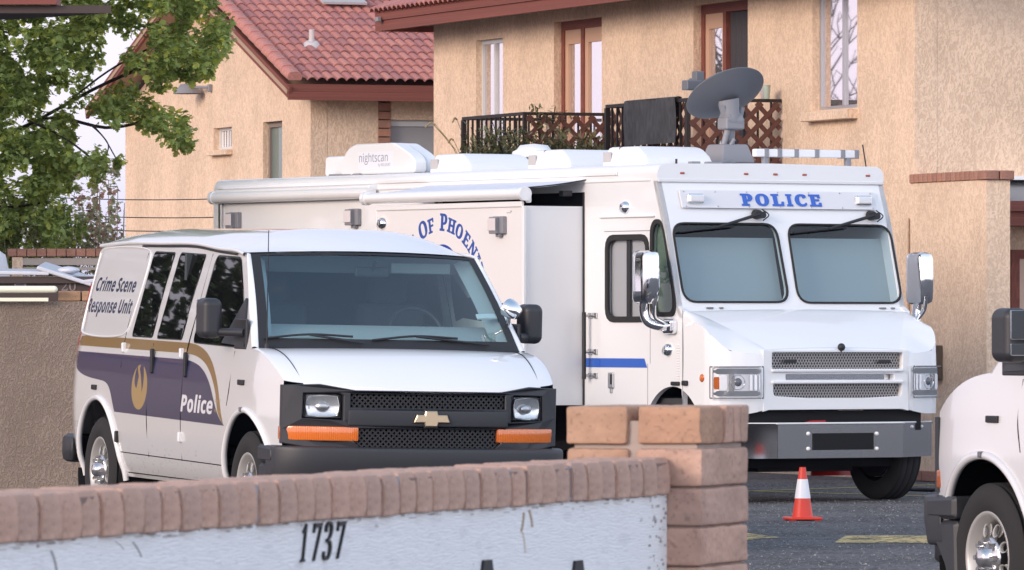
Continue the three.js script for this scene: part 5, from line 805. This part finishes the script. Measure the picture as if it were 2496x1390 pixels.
  P('edge_trim', [rb(.035, 1.76, .04, .01, SX - .006, 1.705, -1.505), rb(.035, 1.76, .04, .01, SX - .006, 1.705, -4.015), rb(.03, .05, 2.5, .01, SX - .012, 2.6, -2.76)], M.whiteSat, S);
  each('seal', [box2(-HW - .012, -HW + .01, .83, 2.71, -1.508, -1.49), box2(-HW - .012, -HW + .01, .80, 2.71, -4.03, -4.0)], M.black, S);
  P('opening', [box2(-HW + .06, -HW + .08, .83, 2.71, -4.0, -1.5), box2(-HW + .04, -HW + .06, 2.58, 2.71, -1.56, -1.5)], M.dark, S);
  P('bracket', rb(.1, .05, .07, .008, -1.33, 2.70, -1.6), M.black, S);
  // awnings
  const aw = P('awning_cover', grid(30, 8, (u, v) => [lerp(-1.21, SX - .02, v), lerp(2.815, 2.735, v) - .012 * Math.sin(v * Math.PI) + .004 * Math.sin(u * 21) * v, lerp(-4.15, -1.47, u)]), phy([.70, .72, .78], { roughness: .6 }));
  P('roller', [at(cyl(.05, .05, 2.72, 20), SX - .03, 2.69, -2.81, Math.PI / 2), at(cyl(.062, .062, .05, 20), SX - .03, 2.69, -1.46, Math.PI / 2), at(cyl(.062, .062, .05, 20), SX - .03, 2.69, -4.17, Math.PI / 2), rb(.05, .08, .04, .015, SX + .02, 2.65, -1.47)], W, aw);
  P('awning_edge', [tube([[-1.13, 2.83, -1.47], [-1.5, 2.775, -1.47], [SX - .02, 2.742, -1.47]], .006, 8, 5)], M.black, aw);
  const aw2 = P('awning_case', [at(cyl(.055, .055, 2.95, 20), -1.29, 2.765, -6.5, Math.PI / 2), rb(.12, .06, 2.9, .015, -1.245, 2.81, -6.5), at(cyl(.064, .064, .05, 20), -1.29, 2.765, -7.98, Math.PI / 2)], W);
  // scene lamps: square heads on short boxes
  const sceneLamp = (x, y, z) => { const l = P('scene_lamp', [rb(.05, .155, .17, .01, x - .025, y, z), rb(.05, .15, .11, .01, x - .07, y - .003, z - .02)], M.greyPaint); P('lens', rb(.012, .11, .12, .005, x - .10, y + .004, z - .015), phy([.72, .66, .65], { roughness: .15 }), l); P('bracket', rb(.04, .03, .06, .006, x - .03, y - .09, z), M.greyPaint, l); };
  sceneLamp(-HW - .025, 2.545, -7.64); sceneLamp(-HW - .025, 2.545, -5.39); sceneLamp(SX - .012, 2.42, -1.86);
  dome(2.46, -3.90, SX - .012);
  // roof equipment
  const acShape = (z0) => { const b = P('air_conditioner', warp(rbx(.72, .175, .74, .03, -.56, TOP + .0875, z0 - .3, 4, 4, 6), (v) => { const k = (v.y - TOP) / .175; if (v.z > z0 - .3) v.z -= .22 * k * k; if (v.x < -.56) v.x += .05 * k; if (v.z < z0 - .3) v.z += .05 * k; }), M.whiteSat); P('vent_panel', rb(.012, .09, .12, .004, -.905, TOP + .085, z0 - .58), std([.5, .48, .47]), b); return b; };
  acShape(-3.95); acShape(-2.25); acShape(-1.0);
  P('air_conditioner', warp(rbx(.7, .19, .5, .03, -.58, TOP + .1, -6.25, 4, 4, 4), (v) => { v.x += .04 * (v.y - TOP); }), M.whiteSat);
  P('roof_dome', at(new THREE.LatheGeometry([[.21, 0], [.2, .05], [.16, .07], [.13, .11], [0, .125]].map((p) => new THREE.Vector2(...p)), 20), .1, TOP + .06 + .1, -4.4), M.whiteSat);
  each('roof_box', [rb(.5, .12, .3, .02, .25, TOP + .08, -4.0), rb(.16, .14, .2, .01, -.5, TOP + .07, -3.3)], M.whiteSat, T);
  const mast = (x) => ext(poly([[-6.08, 2.95], [-6.06, 3.07], [-5.96, 3.185], [-5.82, 3.235], [-5.10, 3.235], [-4.82, 3.13], [-4.72, 3.07], [-4.72, 2.95]], .05), .11, .012).rotateY(-Math.PI / 2).translate(x, 0, 0);
  const nm = P('light_mast', [mast(-.88), mast(-.70).translate(0, .0, -.08)], W);
  P('print', (() => { const g = grid(1, 1, (u, v) => [-1.0025, lerp(3.0, 3.16, v), lerp(-5.75, -5.10, u)]); return g; })(), std([1, 1, 1], { roughness: .4, map: canvasTex(512, 128, (c, w, h) => { c.fillStyle = '#e4e5ea'; c.fillRect(0, 0, w, h); c.fillStyle = '#8a8c98'; c.font = '88px sans-serif'; c.save(); c.scale(1.12, 1); c.fillText('nightscan', 10, 76); c.restore(); c.font = '30px sans-serif'; c.fillText('by WILLBURT', 290, 112); }) }), nm);
  P('mast_foot', [rb(.3, .03, .4, .008, -.85, TOP + .01, -6.1), rb(.1, .03, .12, .008, -.98, TOP + .005, -5.75)], M.greyPaint);
  // satellite dish, seen from behind
  const D = P('satellite_dish', [rb(.42, .03, .5, .008, .34, TOP + .03, -1.52), warp(rbx(.36, .17, .36, .02, .34, TOP + .13, -1.52, 4, 4, 4), (v) => { const k = (v.y - TOP - .05) / .17; v.x = .34 + (v.x - .34) * (1 - .28 * k); v.z = -1.52 + (v.z + 1.52) * (1 - .28 * k); }), rb(.62, .02, .7, .008, .34, TOP + .012, -1.52)], M.greyPaint);
  const TQ = new THREE.Quaternion().setFromAxisAngle(new THREE.Vector3(0, 1, 0), -32 * Math.PI / 180), dir = new THREE.Vector3(-.34, .80, -.49).normalize().applyQuaternion(TQ), q = new THREE.Quaternion().setFromUnitVectors(new THREE.Vector3(0, 1, 0), dir);
  const dishC = new THREE.Vector3(.30, 3.61, -1.5), R0 = .365;
  const cap = []; for (let i = 0; i <= 14; i++) { const r = R0 * i / 14; cap.push([r, .085 * (r / R0) ** 2 - .085]); } cap.push([R0 + .006, .004]); for (let i = 14; i >= 0; i--) { const r = R0 * i / 14; cap.push([r, .085 * (r / R0) ** 2 - .073]); }
  P('reflector', new THREE.LatheGeometry(cap.map((p) => new THREE.Vector2(...p)), 48).applyQuaternion(q).translate(...dishC.toArray()), M.greyMetal, D);
  P('reflector_mark', new THREE.BoxGeometry(.17, .002, .014).translate(.02, -.088, -.05).applyQuaternion(q).translate(...dishC.toArray()), M.black, D);
  const down = dir.clone().multiplyScalar(-1), side = new THREE.Vector3(Math.cos(.5), 0, -Math.sin(.5) * 0 - .4).normalize();
  const hub = new THREE.Vector3(.335, 3.37, -1.46);
  P('yoke', [at(cyl(.085, .085, .15, 20), hub.x, hub.y, hub.z, 0, 0, Math.PI / 2 - .1), rod(hub.clone().addScaledVector(dir, -.02).toArray(), dishC.clone().addScaledVector(down, .07).toArray(), .075, 12, .1), rb(.2, .11, .16, .02, hub.x, hub.y - .03, hub.z), rod([.26, 3.42, -1.44], [.23, 3.5, -1.42], .025, 8), rod([.42, 3.40, -1.44], [.43, 3.49, -1.42], .025, 8)], M.greyPaint, D);
  P('neck', [rod([.34, 3.12, -1.5], [.335, 3.33, -1.48], .05, 12), rod([.24, 3.10, -1.46], [.29, 3.30, -1.44], .028, 10), rod([.24, 3.06, -1.42], [.33, 3.2, -1.4], .018, 8)], M.greyPaint, D);
  const feedP = new THREE.Vector3(.12, 3.75, -1.80); P('feed', [rb(.16, .09, .1, .012, feedP.x + .02, feedP.y - .06, feedP.z), rb(.09, .1, .08, .012, feedP.x + .12, feedP.y + .02, feedP.z - .05), rod(feedP.toArray(), [.2, 3.45, -1.7], .015, 6)], M.greyMetal, D);
  // flat bar with clamps near the brow, aerials, small roof fittings
  const rbar = P('roof_bar', rb(1.12, .07, .06, .012, .64, 3.06, -.72), M.whiteSat); P('bar_clamp', [.2, .34, .52, .74, 1.02, 1.17].map((x) => rb(.05, .078, .068, .006, x, 3.06, -.72)).concat([rb(.05, .1, .05, .006, 1.09, 2.99, -.72), rb(.05, .1, .05, .006, .2, 2.99, -.72)]), M.greyPaint, rbar);
  P('aerial', [rod([1.14, 2.93, -.5], [1.10, 3.14, -.5], .006, 6), rod([-.62, 2.95, -.9], [-.62, 3.0, -.9], .01)], M.black);
  each('roof_fitting', [rb(.1, .03, .06, .008, -.55, TOP + .02, -.72), rb(.16, .03, .06, .01, -.35, TOP + .02, -.72), tube([[-.2, TOP + .02, -.9], [.0, TOP + .05, -1.0], [.15, TOP + .03, -1.1]], .012, 12, 5)], M.greyPaint, T);
  // mirrors
  const mirror = (s) => {
    const x = s * 1.45, m = P('mirror', [warp(rbx(.16, .46, .28, .05, 0, 0, 0, 6, 8, 6), (v) => { const k = v.y / .23; v.z *= 1 - .12 * k * k; if (v.z > 0) v.z *= 1 - .35 * (v.x / .1) ** 2 * .5; v.x += x; v.y += 1.95; v.z -= .12; if (v.z < -.12) v.z = Math.max(v.z, -.225); }), tube([[x, 1.80, -.14], [x - s * .005, 1.66, -.16], [x - s * .03, 1.57, -.14], [s * 1.34, 1.53, -.1], [s * 1.22, 1.525, -.08]], .042, 40, 14), tube([[x - s * .02, 1.80, -.0], [x - s * .02, 1.68, -.02], [x - s * .06, 1.6, -.06], [s * 1.3, 1.55, -.06]], .02, 24, 10), rb(.08, .13, .16, .03, s * 1.23, 1.525, -.08, 3)], M.chrome);
    P('mirror_glass', rb(.13, .40, .01, .004, x, 1.95, -.23), M.chrome, m);
  };
  mirror(-1); mirror(1);
}
renderer.render(scene, camera);
